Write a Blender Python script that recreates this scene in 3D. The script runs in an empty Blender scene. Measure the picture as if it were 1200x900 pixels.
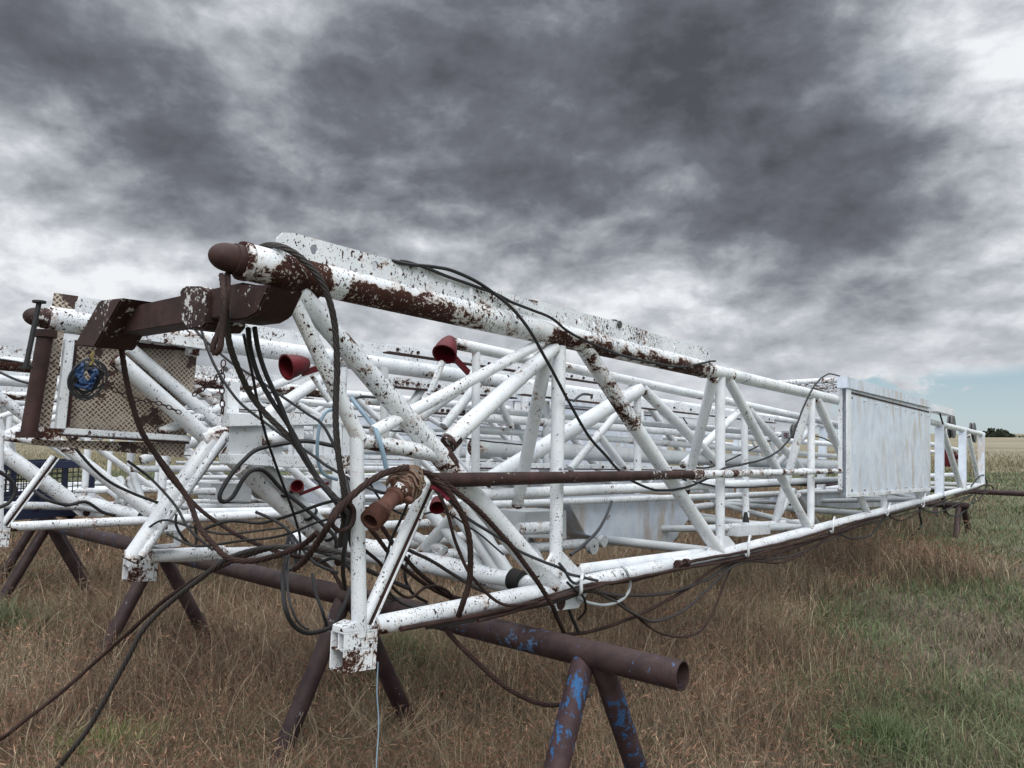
import bpy, math, random
import numpy as np
from mathutils import Vector, Matrix, noise as mnoise
R = math.radians
random.seed(7)
sc = bpy.context.scene
col = sc.collection

# ------------------------------------------------------------------ camera
F_PX = 832.0                      # focal length in pixels of a 1200 px wide frame
PITCH = math.atan(58 / F_PX)
EYE = Vector((0, 0, 1.85))
cam = bpy.data.objects.new('camera', bpy.data.cameras.new('camera'))
cam.data.sensor_width = 36
cam.data.lens = 36 * F_PX / 1200
cam.data.clip_start = 0.05
cam.data.clip_end = 20000
cam.location = EYE
cam.rotation_euler = (R(90) + PITCH, 0, 0)
col.objects.link(cam)
sc.camera = cam
sc.view_settings.view_transform = 'Standard'
sc.view_settings.look = 'None'
sc.view_settings.exposure = 0.0
sc.view_settings.gamma = 1.0
sc.cycles.max_bounces = 5
sc.cycles.use_denoising = True

# ------------------------------------------------------------------ sun and sky
SUN_EL, SUN_AZ = R(44), R(166)    # azimuth from +Y towards +X
sun = bpy.data.objects.new('sun', bpy.data.lights.new('sun', 'SUN'))
sun.data.energy = 1.25
sun.data.angle = R(22)
sun.data.color = (1.0, 0.975, 0.94)
sd = Vector((math.sin(SUN_AZ) * math.cos(SUN_EL), math.cos(SUN_AZ) * math.cos(SUN_EL), math.sin(SUN_EL)))
sun.rotation_euler = sd.to_track_quat('Z', 'Y').to_euler()
col.objects.link(sun)

def ray(px, py):
    x, z = (px - 600) / F_PX, (450 - py) / F_PX
    c, s = math.cos(PITCH), math.sin(PITCH)
    return Vector((x, c - s * z, s + c * z))

class NT:
    """small helper to write node trees"""
    def __init__(s, tree):
        s.t = tree; s.n = tree.nodes; s.l = tree.links
    def new(s, kind, **kw):
        n = s.n.new(kind)
        for k, v in kw.items(): setattr(n, k, v)
        return n
    def put(s, sock, v):
        if isinstance(v, bpy.types.NodeSocket): s.l.new(v, sock)
        elif v is not None: sock.default_value = v
    def m(s, op, a, b=None, c=None, clamp=False):
        n = s.new('ShaderNodeMath', operation=op, use_clamp=clamp)
        s.put(n.inputs[0], a); s.put(n.inputs[1], b)
        if c is not None: s.put(n.inputs[2], c)
        return n.outputs[0]
    def vm(s, op, a, b=None, scale=None):
        n = s.new('ShaderNodeVectorMath', operation=op)
        s.put(n.inputs[0], a)
        if b is not None: s.put(n.inputs[1], b)
        if scale is not None: s.put(n.inputs['Scale'], scale)
        return n.outputs['Value'] if op in ('DOT_PRODUCT', 'LENGTH') else n.outputs[0]
    def noise(s, vec, scale, detail=4, rough=.55, dist=0, lac=2.0):
        n = s.new('ShaderNodeTexNoise')
        s.put(n.inputs['Vector'], vec); s.put(n.inputs['Scale'], scale)
        n.inputs['Detail'].default_value = detail; n.inputs['Roughness'].default_value = rough
        n.inputs['Distortion'].default_value = dist; n.inputs['Lacunarity'].default_value = lac
        return n
    def ss(s, v, a, b):
        n = s.new('ShaderNodeMapRange', interpolation_type='SMOOTHSTEP')
        s.put(n.inputs[0], v); s.put(n.inputs[1], a); s.put(n.inputs[2], b)
        return n.outputs[0]
    def mix(s, f, a, b):
        n = s.new('ShaderNodeMix', data_type='RGBA')
        s.put(n.inputs[0], f); s.put(n.inputs[6], a); s.put(n.inputs[7], b)
        return n.outputs[2]
    def ramp(s, f, stops, interp='LINEAR'):
        n = s.new('ShaderNodeValToRGB')
        n.color_ramp.interpolation = interp
        els = n.color_ramp.elements
        while len(els) < len(stops): els.new(0.5)
        for e, (p, c) in zip(els, stops):
            e.position = p; e.color = (*c, 1) if len(c) == 3 else c
        s.put(n.inputs[0], f)
        return n.outputs[0]
    def mapping(s, vec, scale=(1, 1, 1), rot=(0, 0, 0)):
        n = s.new('ShaderNodeMapping'); s.put(n.inputs[0], vec)
        n.inputs['Scale'].default_value = scale; n.inputs['Rotation'].default_value = rot
        return n.outputs[0]

def build_world():
    w = bpy.data.worlds.new('World'); sc.world = w; w.use_nodes = True
    t = NT(w.node_tree); t.n.clear()
    out = t.new('ShaderNodeOutputWorld')
    tc = t.new('ShaderNodeTexCoord')
    d = tc.outputs['Generated']
    sep = t.new('ShaderNodeSeparateXYZ'); t.put(sep.inputs[0], d)
    x, y, z = sep.outputs
    zc = t.m('MAXIMUM', z, 0.0)
    # clear air, seen only through the gap low over the horizon
    sky = t.new('ShaderNodeTexSky', sky_type='NISHITA')
    sky.sun_disc = False; sky.sun_elevation = SUN_EL; sky.sun_rotation = SUN_AZ
    sky.air_density = 1.0; sky.dust_density = .3; sky.ozone_density = 2.5
    bg_sky = t.new('ShaderNodeBackground')
    hz = t.mix(t.ss(z, 0.0, .12), (.50, .61, .66, 1), (.34, .50, .60, 1))
    t.put(bg_sky.inputs[0], t.mix(.85, t.vm('SCALE', sky.outputs[0], scale=.085), hz)); bg_sky.inputs[1].default_value = 1.0
    # cloud coordinates: the direction itself, flattened so that the clouds are wider than tall
    cv = t.new('ShaderNodeCombineXYZ')
    t.put(cv.inputs[0], x); t.put(cv.inputs[1], y)
    t.put(cv.inputs[2], t.m('MULTIPLY', t.m('POWER', zc, .90), 1.65))
    deck = cv.outputs[0]
    warp = t.noise(deck, 3.0, 3, .5)
    wv = t.vm('SUBTRACT', warp.outputs['Color'], (.5, .5, .5))
    deckw = t.vm('ADD', deck, t.vm('SCALE', wv, scale=.10))
    def bank(vec, dt):
        b_ = t.noise(vec, 2.3, 9 + dt, .56).outputs['Fac']
        m_ = t.noise(t.vm('ADD', vec, (7.3, 2.1, 0)), 6.5, 5 + dt, .55).outputs['Fac']
        return t.m('ADD', t.m('MULTIPLY', t.m('SUBTRACT', b_, .5), 1.35), t.m('MULTIPLY', t.m('SUBTRACT', m_, .5), .60))
    bank0 = bank(deckw, 3)
    # the same bank a step towards the light: where it thins out the cloud shows a bright rim, where it thickens a dark belly
    bank1 = bank(t.vm('ADD', deckw, (-.010, .008, .036)), 3)
    relief = t.m('SUBTRACT', bank0, bank1)
    fine = t.noise(t.vm('ADD', deckw, (1.3, 9.1, 0)), 22.0, 8, .60).outputs['Fac']
    vo = t.new('ShaderNodeTexVoronoi', feature='SMOOTH_F1'); vo.inputs['Scale'].default_value = 7.0; vo.inputs['Smoothness'].default_value = .7
    vo.inputs['Detail'].default_value = 3.0; vo.inputs['Roughness'].default_value = .6
    t.put(vo.inputs['Vector'], t.vm('ADD', deckw, t.vm('SCALE', t.vm('SUBTRACT', t.noise(deck, 14, 6).outputs['Color'], (.5, .5, .5)), scale=.16)))
    bil = vo.outputs['Distance']
    # large masses of the deck: directions of dark (+) and thin (-) cloud
    dw = t.vm('NORMALIZE', t.vm('ADD', d, t.vm('SCALE', wv, scale=.20)))
    blobs = [(60, 25, .11, .75), (200, 45, .10, .65), (30, 120, .12, .5), (140, 165, .09, .55), (250, 215, .10, .45), (370, 245, .08, .4),
             (400, 90, .11, .55), (500, 100, .12, .6), (640, 50, .16, .7), (800, 50, .17, .8), (900, 90, .12, .6), (930, 180, .12, .8), (1010, 200, .08, .5),
             (1110, 150, .07, .35), (600, 220, .10, .42), (720, 180, .07, .35), (900, 270, .07, .38), (1020, 270, .07, .42), (1160, 235, .08, .3), (560, 255, .08, .3),
             (305, 30, .05, -.8), (110, 95, .06, -.6), (340, 180, .05, -.5), (20, 215, .07, -.6), (90, 275, .09, -.5), (450, 170, .05, -.25), (560, 160, .05, -.35),
             (730, 215, .04, -.4), (1060, 60, .06, -.5), (1150, 70, .07, -.5), (740, 330, .13, -.45), (1000, 360, .14, -.4), (500, 330, .10, -.25), (180, 310, .14, -.3), (1130, 310, .09, -.3)]
    acc = None
    for px, py, sig, amp in blobs:
        c = ray(px, py).normalized()
        e = t.m('MULTIPLY', t.m('SUBTRACT', t.vm('DOT_PRODUCT', dw, tuple(c)), 1.0), 1.0 / (sig * sig))
        g = t.m('EXPONENT', e)
        acc = t.m('MULTIPLY_ADD', g, amp, acc if acc is not None else 0.0)
    dens = t.m('ADD', t.m('MULTIPLY', acc, .46), .30)
    dens = t.m('ADD', dens, bank0)
    dens = t.m('MULTIPLY_ADD', t.m('SUBTRACT', fine, .5), .30, dens)
    dens = t.m('MULTIPLY_ADD', t.m('SUBTRACT', bil, .38), .16, dens)
    dens = t.m('SUBTRACT', dens, t.m('MULTIPLY', relief, -1.5))
    dens = t.m('MULTIPLY', t.m('SUBTRACT', dens, .07), .71)
    # towards the zenith the deck is thin and bright, low down it is an even pale grey
    dens = t.m('SUBTRACT', dens, t.m('MULTIPLY', t.ss(z, .60, .92), .55))
    low = t.ss(z, .20, .0)
    dens = t.m('ADD', t.m('MULTIPLY', dens, t.m('SUBTRACT', 1.0, t.m('MULTIPLY', low, .50))), t.m('MULTIPLY', low, .14))
    cc = t.ramp(dens, [(0.0, (.88, .90, .93)), (.10, (.72, .745, .78)), (.22, (.53, .555, .595)), (.36, (.37, .39, .43)), (.50, (.245, .26, .295)), (.66, (.160, .170, .198)), (1.0, (.085, .090, .108))])
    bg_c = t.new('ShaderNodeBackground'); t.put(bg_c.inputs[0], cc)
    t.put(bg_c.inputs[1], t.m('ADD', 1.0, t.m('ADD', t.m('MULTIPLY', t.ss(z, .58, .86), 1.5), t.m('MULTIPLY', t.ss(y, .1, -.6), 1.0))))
    # gap: low band to the right of the view
    az = t.m('ARCTAN2', x, y)
    el = t.m('ARCSINE', z)
    big2 = t.noise(deck, 5.0, 6, .6).outputs['Fac']
    edge = t.m('ADD', .070, t.m('MULTIPLY', t.m('SUBTRACT', t.noise(deck, 1.2, 5, .55).outputs['Fac'], .5), .10))
    edge = t.m('MULTIPLY', edge, t.ss(t.m('ADD', az, t.m('MULTIPLY', t.m('SUBTRACT', big2, .5), .5)), .40, .54))
    gap = t.ss(t.m('SUBTRACT', edge, el), -.006, .014)
    blue2 = t.m('MULTIPLY', t.m('EXPONENT', t.m('MULTIPLY', t.m('SUBTRACT', t.vm('DOT_PRODUCT', dw, tuple(ray(1045, 95).normalized())), 1.0), 1 / .0006)), .10)
    gap = t.m('MAXIMUM', gap, blue2)
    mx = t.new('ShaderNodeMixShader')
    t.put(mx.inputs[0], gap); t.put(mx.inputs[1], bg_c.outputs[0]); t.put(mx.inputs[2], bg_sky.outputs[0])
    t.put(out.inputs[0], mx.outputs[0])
build_world()

# ------------------------------------------------------------------ frame of the masts
AZ = math.atan((1300 - 600) / F_PX)
U = Vector((math.sin(AZ), math.cos(AZ), 0))        # along the masts
W = Vector((-math.cos(AZ), math.sin(AZ), 0))       # across them, away from the camera
Z = Vector((0, 0, 1))
B0 = Vector((-.58, 2.61, 0))
WID = 1.80

def P(px, py, off=0.0):
    """point seen at that pixel on the vertical plane OFF metres behind the near face"""
    d = ray(px, py)
    return EYE + d * (((B0 + W * off - EYE).dot(W)) / d.dot(W))
def PS(px, py, s):
    """point seen at that pixel on the cross plane S metres along the mast"""
    d = ray(px, py)
    return EYE + d * (((B0 + U * s - EYE).dot(U)) / d.dot(U))
def PG(px, py, h=0.0):
    d = ray(px, py)
    return EYE + d * ((h - EYE.z) / d.z)
def PY(px, py, y):
    d = ray(px, py)
    return EYE + d * (y / d.y)
def MP(s, off, z):
    return Vector((B0.x, B0.y, 0)) + U * s + W * off + Z * z
def loc(p):
    q = p - Vector((B0.x, B0.y, 0))
    return q.dot(U), q.dot(W), p.z
def zN(px, py): return loc(P(px, py))

# ------------------------------------------------------------------ mesh helper
def frame(d):
    d = d.normalized()
    a = Z if abs(d.z) < .95 else Vector((1, 0, 0))
    e1 = d.cross(a).normalized(); e2 = d.cross(e1).normalized()
    return e1, e2
class MB:
    def __init__(s): s.v = []; s.f = []; s.w = []
    def ring(s, c, e1, e2, r, n, ph=0):
        b = len(s.v)
        for i in range(n):
            a = ph + 2 * math.pi * i / n
            s.v.append(c + e1 * (r * math.cos(a)) + e2 * (r * math.sin(a)))
        return b
    def tube(s, p0, p1, r, r1=None, n=18, ext=0.0, cap=True):
        d = (p1 - p0).normalized(); p0 = p0 - d * ext; p1 = p1 + d * ext
        e1, e2 = frame(d); r1 = r if r1 is None else r1
        L = (p1 - p0).length
        ts = sorted({0.0, 1.0} | {q / L for q in (.03, .07, .12, .2) if q < L * .45} | {1 - q / L for q in (.03, .07, .12, .2) if q < L * .45} | {q / 4 for q in (1, 2, 3) if L > 1.2})
        s.w += [0.0] * (len(s.v) - len(s.w)); sd = (p0.x * 3.7 + p1.y * 1.3) % 1.0
        for q in ts:
            e = min(q, 1 - q) * L; wv = .50 * math.exp(-e / .055) + .22 * max(0, math.sin(q * 9 + sd * 20)) * sd
            s.w += [wv * (.65 + .5 * max(0, -(e1 * math.cos(2 * math.pi * i / n) + e2 * math.sin(2 * math.pi * i / n)).z)) for i in range(n)]
        bs = [s.ring(p0.lerp(p1, i), e1, e2, r + (r1 - r) * i, n) for i in ts]
        for a, b in zip(bs, bs[1:]):
            for i in range(n): s.f.append((a + i, a + (i + 1) % n, b + (i + 1) % n, b + i))
        if cap:
            s.f.append(tuple(bs[0] + i for i in range(n))[::-1]); s.f.append(tuple(bs[-1] + i for i in range(n)))
        return s
    def pipe(s, p0, p1, r, wall=.006, n=28):
        """open-ended hollow pipe"""
        d = (p1 - p0).normalized(); e1, e2 = frame(d)
        o0 = s.ring(p0, e1, e2, r, n); o1 = s.ring(p1, e1, e2, r, n)
        i1 = s.ring(p1, e1, e2, r - wall, n); i0 = s.ring(p0, e1, e2, r - wall, n)
        for a, b in ((o0, o1), (o1, i1), (i1, i0), (i0, o0)):
            for i in range(n): s.f.append((a + i, a + (i + 1) % n, b + (i + 1) % n, b + i))
        return s
    def poly(s, pts, r, n=8, lobes=0, twist=0.0, amp=.13):
        e1, e2 = frame(pts[1] - pts[0]); rings = []; tw = 0
        for k, p in enumerate(pts):
            d = (pts[min(k + 1, len(pts) - 1)] - pts[max(k - 1, 0)]).normalized()
            e1 = (e1 - d * e1.dot(d)).normalized(); e2 = d.cross(e1)
            if k: tw += (p - pts[k - 1]).length * twist
            b = len(s.v)
            for i in range(n):
                a = 2 * math.pi * i / n
                rr = r * (1 + amp * math.cos(lobes * (a + tw))) if lobes else r
                s.v.append(p + e1 * (rr * math.cos(a)) + e2 * (rr * math.sin(a)))
            rings.append(b)
        for a, b in zip(rings, rings[1:]):
            for i in range(n): s.f.append((a + i, a + (i + 1) % n, b + (i + 1) % n, b + i))
        s.f.append(tuple(rings[0] + i for i in range(n))[::-1]); s.f.append(tuple(rings[-1] + i for i in range(n)))
        return s
    def lathe(s, p, d, prof, n=28):
        """profile = [(distance along d, radius)...]"""
        d = d.normalized(); e1, e2 = frame(d); rings = []
        for t, r in prof: rings.append(s.ring(p + d * t, e1, e2, max(r, 1e-4), n))
        for a, b in zip(rings, rings[1:]):
            for i in range(n): s.f.append((a + i, a + (i + 1) % n, b + (i + 1) % n, b + i))
        return s
    def prism(s, pts, vec):
        """polygon pushed along vec"""
        b = len(s.v); n = len(pts)
        s.v += list(pts) + [p + vec for p in pts]
        s.f.append(tuple(b + i for i in range(n))); s.f.append(tuple(b + n + i for i in range(n))[::-1])
        for i in range(n): s.f.append((b + i, b + n + i, b + n + (i + 1) % n, b + (i + 1) % n))
        return s
    def box(s, c, a, b, h):
        """centre and three half axes"""
        k = len(s.v)
        for i in (-1, 1):
            for j in (-1, 1):
                for l in (-1, 1): s.v.append(c + a * i + b * j + h * l)
        for f in ((0, 1, 3, 2), (4, 6, 7, 5), (0, 4, 5, 1), (2, 3, 7, 6), (0, 2, 6, 4), (1, 5, 7, 3)):
            s.f.append(tuple(k + i for i in f))
        return s
    def bar(s, p0, p1, wd, ht, up=None):
        d = p1 - p0; u = (up or Z); side = d.cross(u).normalized(); u = side.cross(d).normalized()
        return s.box((p0 + p1) / 2, d / 2, side * (wd / 2), u * (ht / 2))
    def build(s, name, mat, parent=None, bevel=0.0, smooth=True):
        o_loc = Vector((0, 0, 0))
        if parent is not None:
            q = parent
            while q is not None: o_loc += q.location; q = q.parent
        else:
            mn = min(p.z for p in s.v); c = sum((p for p in s.v), Vector()) / len(s.v)
            o_loc = Vector((c.x, c.y, mn))
        me = bpy.data.meshes.new(name)
        me.from_pydata([p - o_loc for p in s.v], [], s.f); me.update()
        import bmesh
        bm = bmesh.new(); bm.from_mesh(me); bmesh.ops.recalc_face_normals(bm, faces=bm.faces)
        if bevel:
            bmesh.ops.bevel(bm, geom=[e for e in bm.edges if len(e.link_faces) == 2 and e.calc_face_angle(0) > .6], offset=bevel, segments=2, affect='EDGES', clamp_overlap=True)
        bm.to_mesh(me); bm.free()
        if any(s.w) and not bevel:
            s.w += [0.0] * (len(s.v) - len(s.w)); at = me.attributes.new('wear', 'FLOAT', 'POINT'); at.data.foreach_set('value', s.w[:len(s.v)])
        me.materials.append(mat)
        if smooth:
            me.shade_smooth(); me.set_sharp_from_angle(angle=R(38))
        o = bpy.data.objects.new(name, me); col.objects.link(o)
        if parent is not None: o.parent = parent
        else: o.location = o_loc
        return o
def tag(o, label=None, cat=None, group=None, kind=None):
    for k, v in (('label', label), ('category', cat), ('group', group), ('kind', kind)):
        if v: o[k] = v
    return o
def empty(name, at, label=None, cat=None, group=None):
    o = bpy.data.objects.new(name, None); o.location = at; o.empty_display_size = .1; col.objects.link(o)
    return tag(o, label, cat, group)
def copy_tree(o, delta, top=True):
    c = o.copy(); col.objects.link(c)
    if top: c.location = o.location + delta
    for ch in o.children:
        d = copy_tree(ch, delta, False); d.parent = c
    return c
def smooth_path(pts, step=.02):
    out = []
    n = len(pts)
    for i in range(n - 1):
        p0 = pts[max(i - 1, 0)]; p1 = pts[i]; p2 = pts[i + 1]; p3 = pts[min(i + 2, n - 1)]
        k = max(2, int((p2 - p1).length / step))
        for j in range(k):
            t = j / k
            out.append(.5 * ((2 * p1) + (p2 - p0) * t + (2 * p0 - 5 * p1 + 4 * p2 - p3) * t * t + (3 * p1 - p0 - 3 * p2 + p3) * t ** 3))
    out.append(pts[-1])
    return out

# ------------------------------------------------------------------ materials
def mat(name):
    m = bpy.data.materials.new(name); m.use_nodes = True
    t = NT(m.node_tree); b = t.n['Principled BSDF']
    return m, t, b
def painted(name, chip, patch, streak=.5, base=(.74, .77, .79), dark=(.026, .0115, .0095), seed=0.0, rough=.42, stain=0.0):
    """old white paint: small chips, larger bare rusty patches, pale run stains"""
    m, t, b = mat(name)
    co = t.vm('ADD', t.new('ShaderNodeTexCoord').outputs['Object'], (seed, seed * .7, seed * 1.3))
    wob = t.vm('ADD', co, t.vm('SCALE', t.vm('SUBTRACT', t.noise(co, 26, 2).outputs['Color'], (.5, .5, .5)), scale=.02))
    chips = t.noise(t.mapping(wob, (1, 1, .62)), 68, 3, .55).outputs['Fac']
    chips2 = t.noise(t.mapping(wob, (1, 1, .8)), 150, 2, .5).outputs['Fac']
    area = t.noise(co, 3.2, 4, .6).outputs['Fac']
    lng = t.new('ShaderNodeCombineXYZ'); t.put(lng.inputs[0], t.m('MULTIPLY', t.vm('DOT_PRODUCT', wob, tuple(U)), .55)); t.put(lng.inputs[1], t.vm('DOT_PRODUCT', wob, tuple(W))); t.put(lng.inputs[2], t.vm('DOT_PRODUCT', wob, (0, 0, 1)))
    big = t.noise(lng.outputs[0], 15, 9, .70).outputs['Fac']
    a2 = t.m('MULTIPLY', t.m('SUBTRACT', area, .5), .35)
    c1 = t.ss(t.m('ADD', chips, a2), .735 - chip * .12, .75 - chip * .12)
    c2 = t.ss(t.m('ADD', chips2, a2), .745 - chip * .10, .76 - chip * .10)
    c3 = t.ss(t.m('ADD', big, t.m('MULTIPLY', a2, 1.3)), .80 - patch * .30, .812 - patch * .30)
    # extra bare areas where the mesh says so (worn lengths of pipe, mostly on the underside)
    wear = t.new('ShaderNodeAttribute', attribute_name='wear').outputs['Fac']
    bw = t.m('ADD', t.m('ADD', big, t.m('MULTIPLY', a2, .8)), t.m('MULTIPLY', wear, .42))
    c3 = t.m('MAXIMUM', c3, t.ss(bw, .70, .712))
    rust = t.m('MAXIMUM', t.m('MAXIMUM', c1, c2), c3)
    rust = t.m('MULTIPLY', rust, t.m('SUBTRACT', 1.0, t.m('MULTIPLY', t.ss(t.noise(wob, 95, 4, .65).outputs['Fac'], .585, .60), t.ss(t.noise(co, 17, 3).outputs['Fac'], .42, .55))))
    halo = t.m('MAXIMUM', t.ss(t.m('ADD', big, t.m('MULTIPLY', a2, 1.3)), .72 - patch * .30, .81 - patch * .30), t.ss(bw, .60, .71))
    dirt = t.noise(t.mapping(co, (1, 1, .22)), 14, 5, .65).outputs['Fac']
    mott = t.noise(co, 6, 5, .6).outputs['Fac']
    paint = t.mix(t.ss(mott, .35, .75), (*base, 1), (base[0] * .80, base[1] * .82, base[2] * .85, 1))
    paint = t.mix(t.m('MULTIPLY', t.ss(dirt, .56, .80), .55 * streak), paint, (.40, .34, .26, 1))
    paint = t.mix(t.m('MULTIPLY', halo, .5), paint, (.36, .21, .12, 1))
    if stain:
        st = t.noise(t.mapping(t.vm('ADD', co, (4.3, 1.7, 0)), (1, 1, .30)), 4.5, 5, .6).outputs['Fac']
        paint = t.mix(t.m('MULTIPLY', t.ss(st, .50, .68), stain * .8), paint, (.42, .33, .24, 1))
    rcol = t.mix(t.noise(co, 30, 4, .6).outputs['Fac'], (*dark, 1), (dark[0] * 2.6, dark[1] * 2.4, dark[2] * 2.0, 1))
    t.put(b.inputs['Base Color'], t.mix(rust, paint, rcol))
    t.put(b.inputs['Roughness'], t.m('ADD', rough, t.m('MULTIPLY', rust, .42)))
    t.put(b.inputs['Specular IOR Level'], t.m('SUBTRACT', .5, t.m('MULTIPLY', rust, .35)))
    bp = t.new('ShaderNodeBump'); bp.inputs['Strength'].default_value = .45; bp.inputs['Distance'].default_value = .002
    hgt = t.m('ADD', t.m('MULTIPLY', rust, -1.0), t.m('MULTIPLY', mott, .7))
    if stain: hgt = t.m('ADD', hgt, t.m('MULTIPLY', t.noise(co, 2.2, 2).outputs['Fac'], 22.0))
    t.put(bp.inputs['Height'], hgt)
    t.put(b.inputs['Normal'], bp.outputs[0])
    return m
def rusty(name, c0=(.030, .014, .013), c1=(.075, .034, .027), paintc=None, amt=0.0, scale=1.0, rough=.62, seed=0.0, vs=1.0):
    """bare rust, with leftover flecks of paint of the given colour"""
    m, t, b = mat(name)
    co = t.vm('ADD', t.new('ShaderNodeTexCoord').outputs['Object'], (seed, seed, seed))
    n = t.noise(co, 9 * scale, 7, .65).outputs['Fac']
    f = t.noise(co, 70 * scale, 4, .6).outputs['Fac']
    c = t.mix(t.ss(n, .3, .72), (*c0, 1), (*c1, 1))
    c = t.mix(t.m('MULTIPLY', t.ss(f, .58, .75), .5), c, (c1[0] * 1.9, c1[1] * 1.7, c1[2] * 1.5, 1))
    if paintc:
        area = t.noise(co, 3.0, 3).outputs['Fac']
        k = t.noise(t.mapping(co, (1, 1, vs)), 34, 6, .7).outputs['Fac']
        mk = t.ss(t.m('ADD', k, t.m('MULTIPLY', t.m('SUBTRACT', area, .5), .8)), .70 - amt * .25, .715 - amt * .25)
        c = t.mix(mk, c, (*paintc, 1))
    t.put(b.inputs['Base Color'], c)
    t.put(b.inputs['Roughness'], t.m('ADD', rough - .12, t.m('MULTIPLY', f, .3))); b.inputs['Specular IOR Level'].default_value = .3
    bp = t.new('ShaderNodeBump'); bp.inputs['Strength'].default_value = .5; bp.inputs['Distance'].default_value = .003
    t.put(bp.inputs['Height'], t.m('ADD', n, t.m('MULTIPLY', f, .4)))
    t.put(b.inputs['Normal'], bp.outputs[0])
    return m
def plain(name, c, rough=.5, metal=0.0, var=.25, scale=12):
    m, t, b = mat(name)
    co = t.new('ShaderNodeTexCoord').outputs['Object']
    n = t.noise(co, scale, 5, .6).outputs['Fac']
    t.put(b.inputs['Base Color'], t.mix(n, (*[v * (1 - var) for v in c], 1), (*[v * (1 + var) for v in c], 1)))
    b.inputs['Roughness'].default_value = rough; b.inputs['Metallic'].default_value = metal
    return m
def tread_plate():
    m, t, b = mat('tread_plate')
    co = t.new('ShaderNodeTexCoord').outputs['Object']
    u = t.vm('DOT_PRODUCT', co, tuple(U)); sp = t.new('ShaderNodeSeparateXYZ'); t.put(sp.inputs[0], co); v = sp.outputs[2]
    k = 37.0
    a = t.m('MULTIPLY', t.m('ADD', u, v), k); c_ = t.m('MULTIPLY', t.m('SUBTRACT', u, v), k)
    fa = t.m('FLOOR', a); fc = t.m('FLOOR', c_)
    par = t.m('MODULO', t.m('ABSOLUTE', t.m('ADD', fa, fc)), 2.0)
    x = t.m('SUBTRACT', t.m('SUBTRACT', a, fa), .5); y = t.m('SUBTRACT', t.m('SUBTRACT', c_, fc), .5)
    def ell(p, q): return t.m('ADD', t.m('POWER', t.m('DIVIDE', p, .50), 2.0), t.m('POWER', t.m('DIVIDE', q, .21), 2.0))
    e = t.m('ADD', t.m('MULTIPLY', ell(x, y), par), t.m('MULTIPLY', ell(y, x), t.m('SUBTRACT', 1.0, par)))
    lug = t.ss(e, 1.15, .75)
    wear = t.noise(co, 7, 5, .65).outputs['Fac']
    rustm = t.m('MULTIPLY', lug, t.ss(wear, .30, .50))
    halo = t.m('MULTIPLY', t.ss(e, 2.4, 1.0), t.ss(wear, .40, .65))
    bigr = t.ss(t.m('ADD', wear, t.m('MULTIPLY', t.noise(co, 60, 4).outputs['Fac'], .18)), .66, .70)
    c = t.mix(t.noise(co, 30, 4).outputs['Fac'], (.50, .44, .37, 1), (.33, .27, .205, 1))
    c = t.mix(t.m('MULTIPLY', halo, .45), c, (.30, .19, .12, 1))
    c = t.mix(t.m('MAXIMUM', rustm, bigr), c, (.045, .022, .017, 1))
    t.put(b.inputs['Base Color'], c); b.inputs['Roughness'].default_value = .55
    bp = t.new('ShaderNodeBump'); bp.inputs['Strength'].default_value = .8; bp.inputs['Distance'].default_value = .004
    t.put(bp.inputs['Height'], lug); t.put(b.inputs['Normal'], bp.outputs[0])
    return m
M = dict(
    clean=painted('white_paint_weathered', .50, .10, .5, seed=3.1),
    white=painted('white_paint_chipped', .80, .26, .55),
    worn=painted('white_paint_worn', 1.0, .58, .9, seed=5.7),
    bare=painted('white_paint_mostly_gone', 1.0, .82, .8, seed=9.2),
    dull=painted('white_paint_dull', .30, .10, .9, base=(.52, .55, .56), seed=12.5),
    panel=painted('white_panel_paint', .0, .02, 1.4, base=(.61, .67, .75), seed=1.5, rough=.35, stain=.9),
    rust=rusty('maroon_rust', (.021, .0105, .010), (.055, .026, .022)),
    rust_w=rusty('maroon_rust_with_white_flecks', (.021, .0105, .010), (.055, .026, .022), paintc=(.55, .55, .54), amt=.22),
    brown=rusty('orange_brown_rust', (.060, .026, .020), (.13, .060, .042)),
    stand=rusty('purple_brown_pipe', (.024, .014, .0155), (.058, .034, .033), (.20, .20, .22), .02, rough=.5),
    stand_blue=rusty('pipe_with_blue_paint', (.034, .019, .022), (.07, .040, .042), (.025, .10, .24), .80, seed=2.0, vs=.35),
    stand_top=rusty('pipe_with_scattered_blue', (.024, .014, .0155), (.058, .034, .033), (.06, .11, .20), .25, rough=.5, seed=6.0),
    stand_dim=rusty('pipe_with_blue_flecks', (.030, .017, .019), (.06, .034, .036), (.03, .08, .18), .45, seed=4.4),
    rope=rusty('rusty_wire_rope', (.020, .011, .010), (.048, .025, .020), rough=.75),
    ropeg=plain('greasy_grey_wire_rope', (.030, .025, .023), .6),
    black=plain('black_rubber', (.009, .009, .010), .6),
    dgrey=plain('dark_grey_hose', (.035, .038, .043), .5),
    conduit=plain('grey_conduit', (.34, .37, .38), .4),
    blueg=plain('pale_blue_hose', (.22, .32, .40), .4),
    blue=plain('blue_plastic', (.013, .042, .115), .45),
    yellow=plain('yellow_plastic', (.16, .12, .03), .6),
    red=rusty('dark_red_paint', (.065, .004, .007), (.12, .007, .012), rough=.45),
    pink=plain('red_rag', (.20, .02, .035), .9),
    dim=plain('painted_hollow_shade', (.010, .009, .009), .9),
    navy=plain('navy_paint', (.012, .018, .05), .5),
    steel=plain('dull_steel', (.10, .10, .10), .5, .6),
    twine=plain('tan_twine', (.20, .14, .10), .9, scale=60),
    tread=tread_plate(),
)
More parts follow.
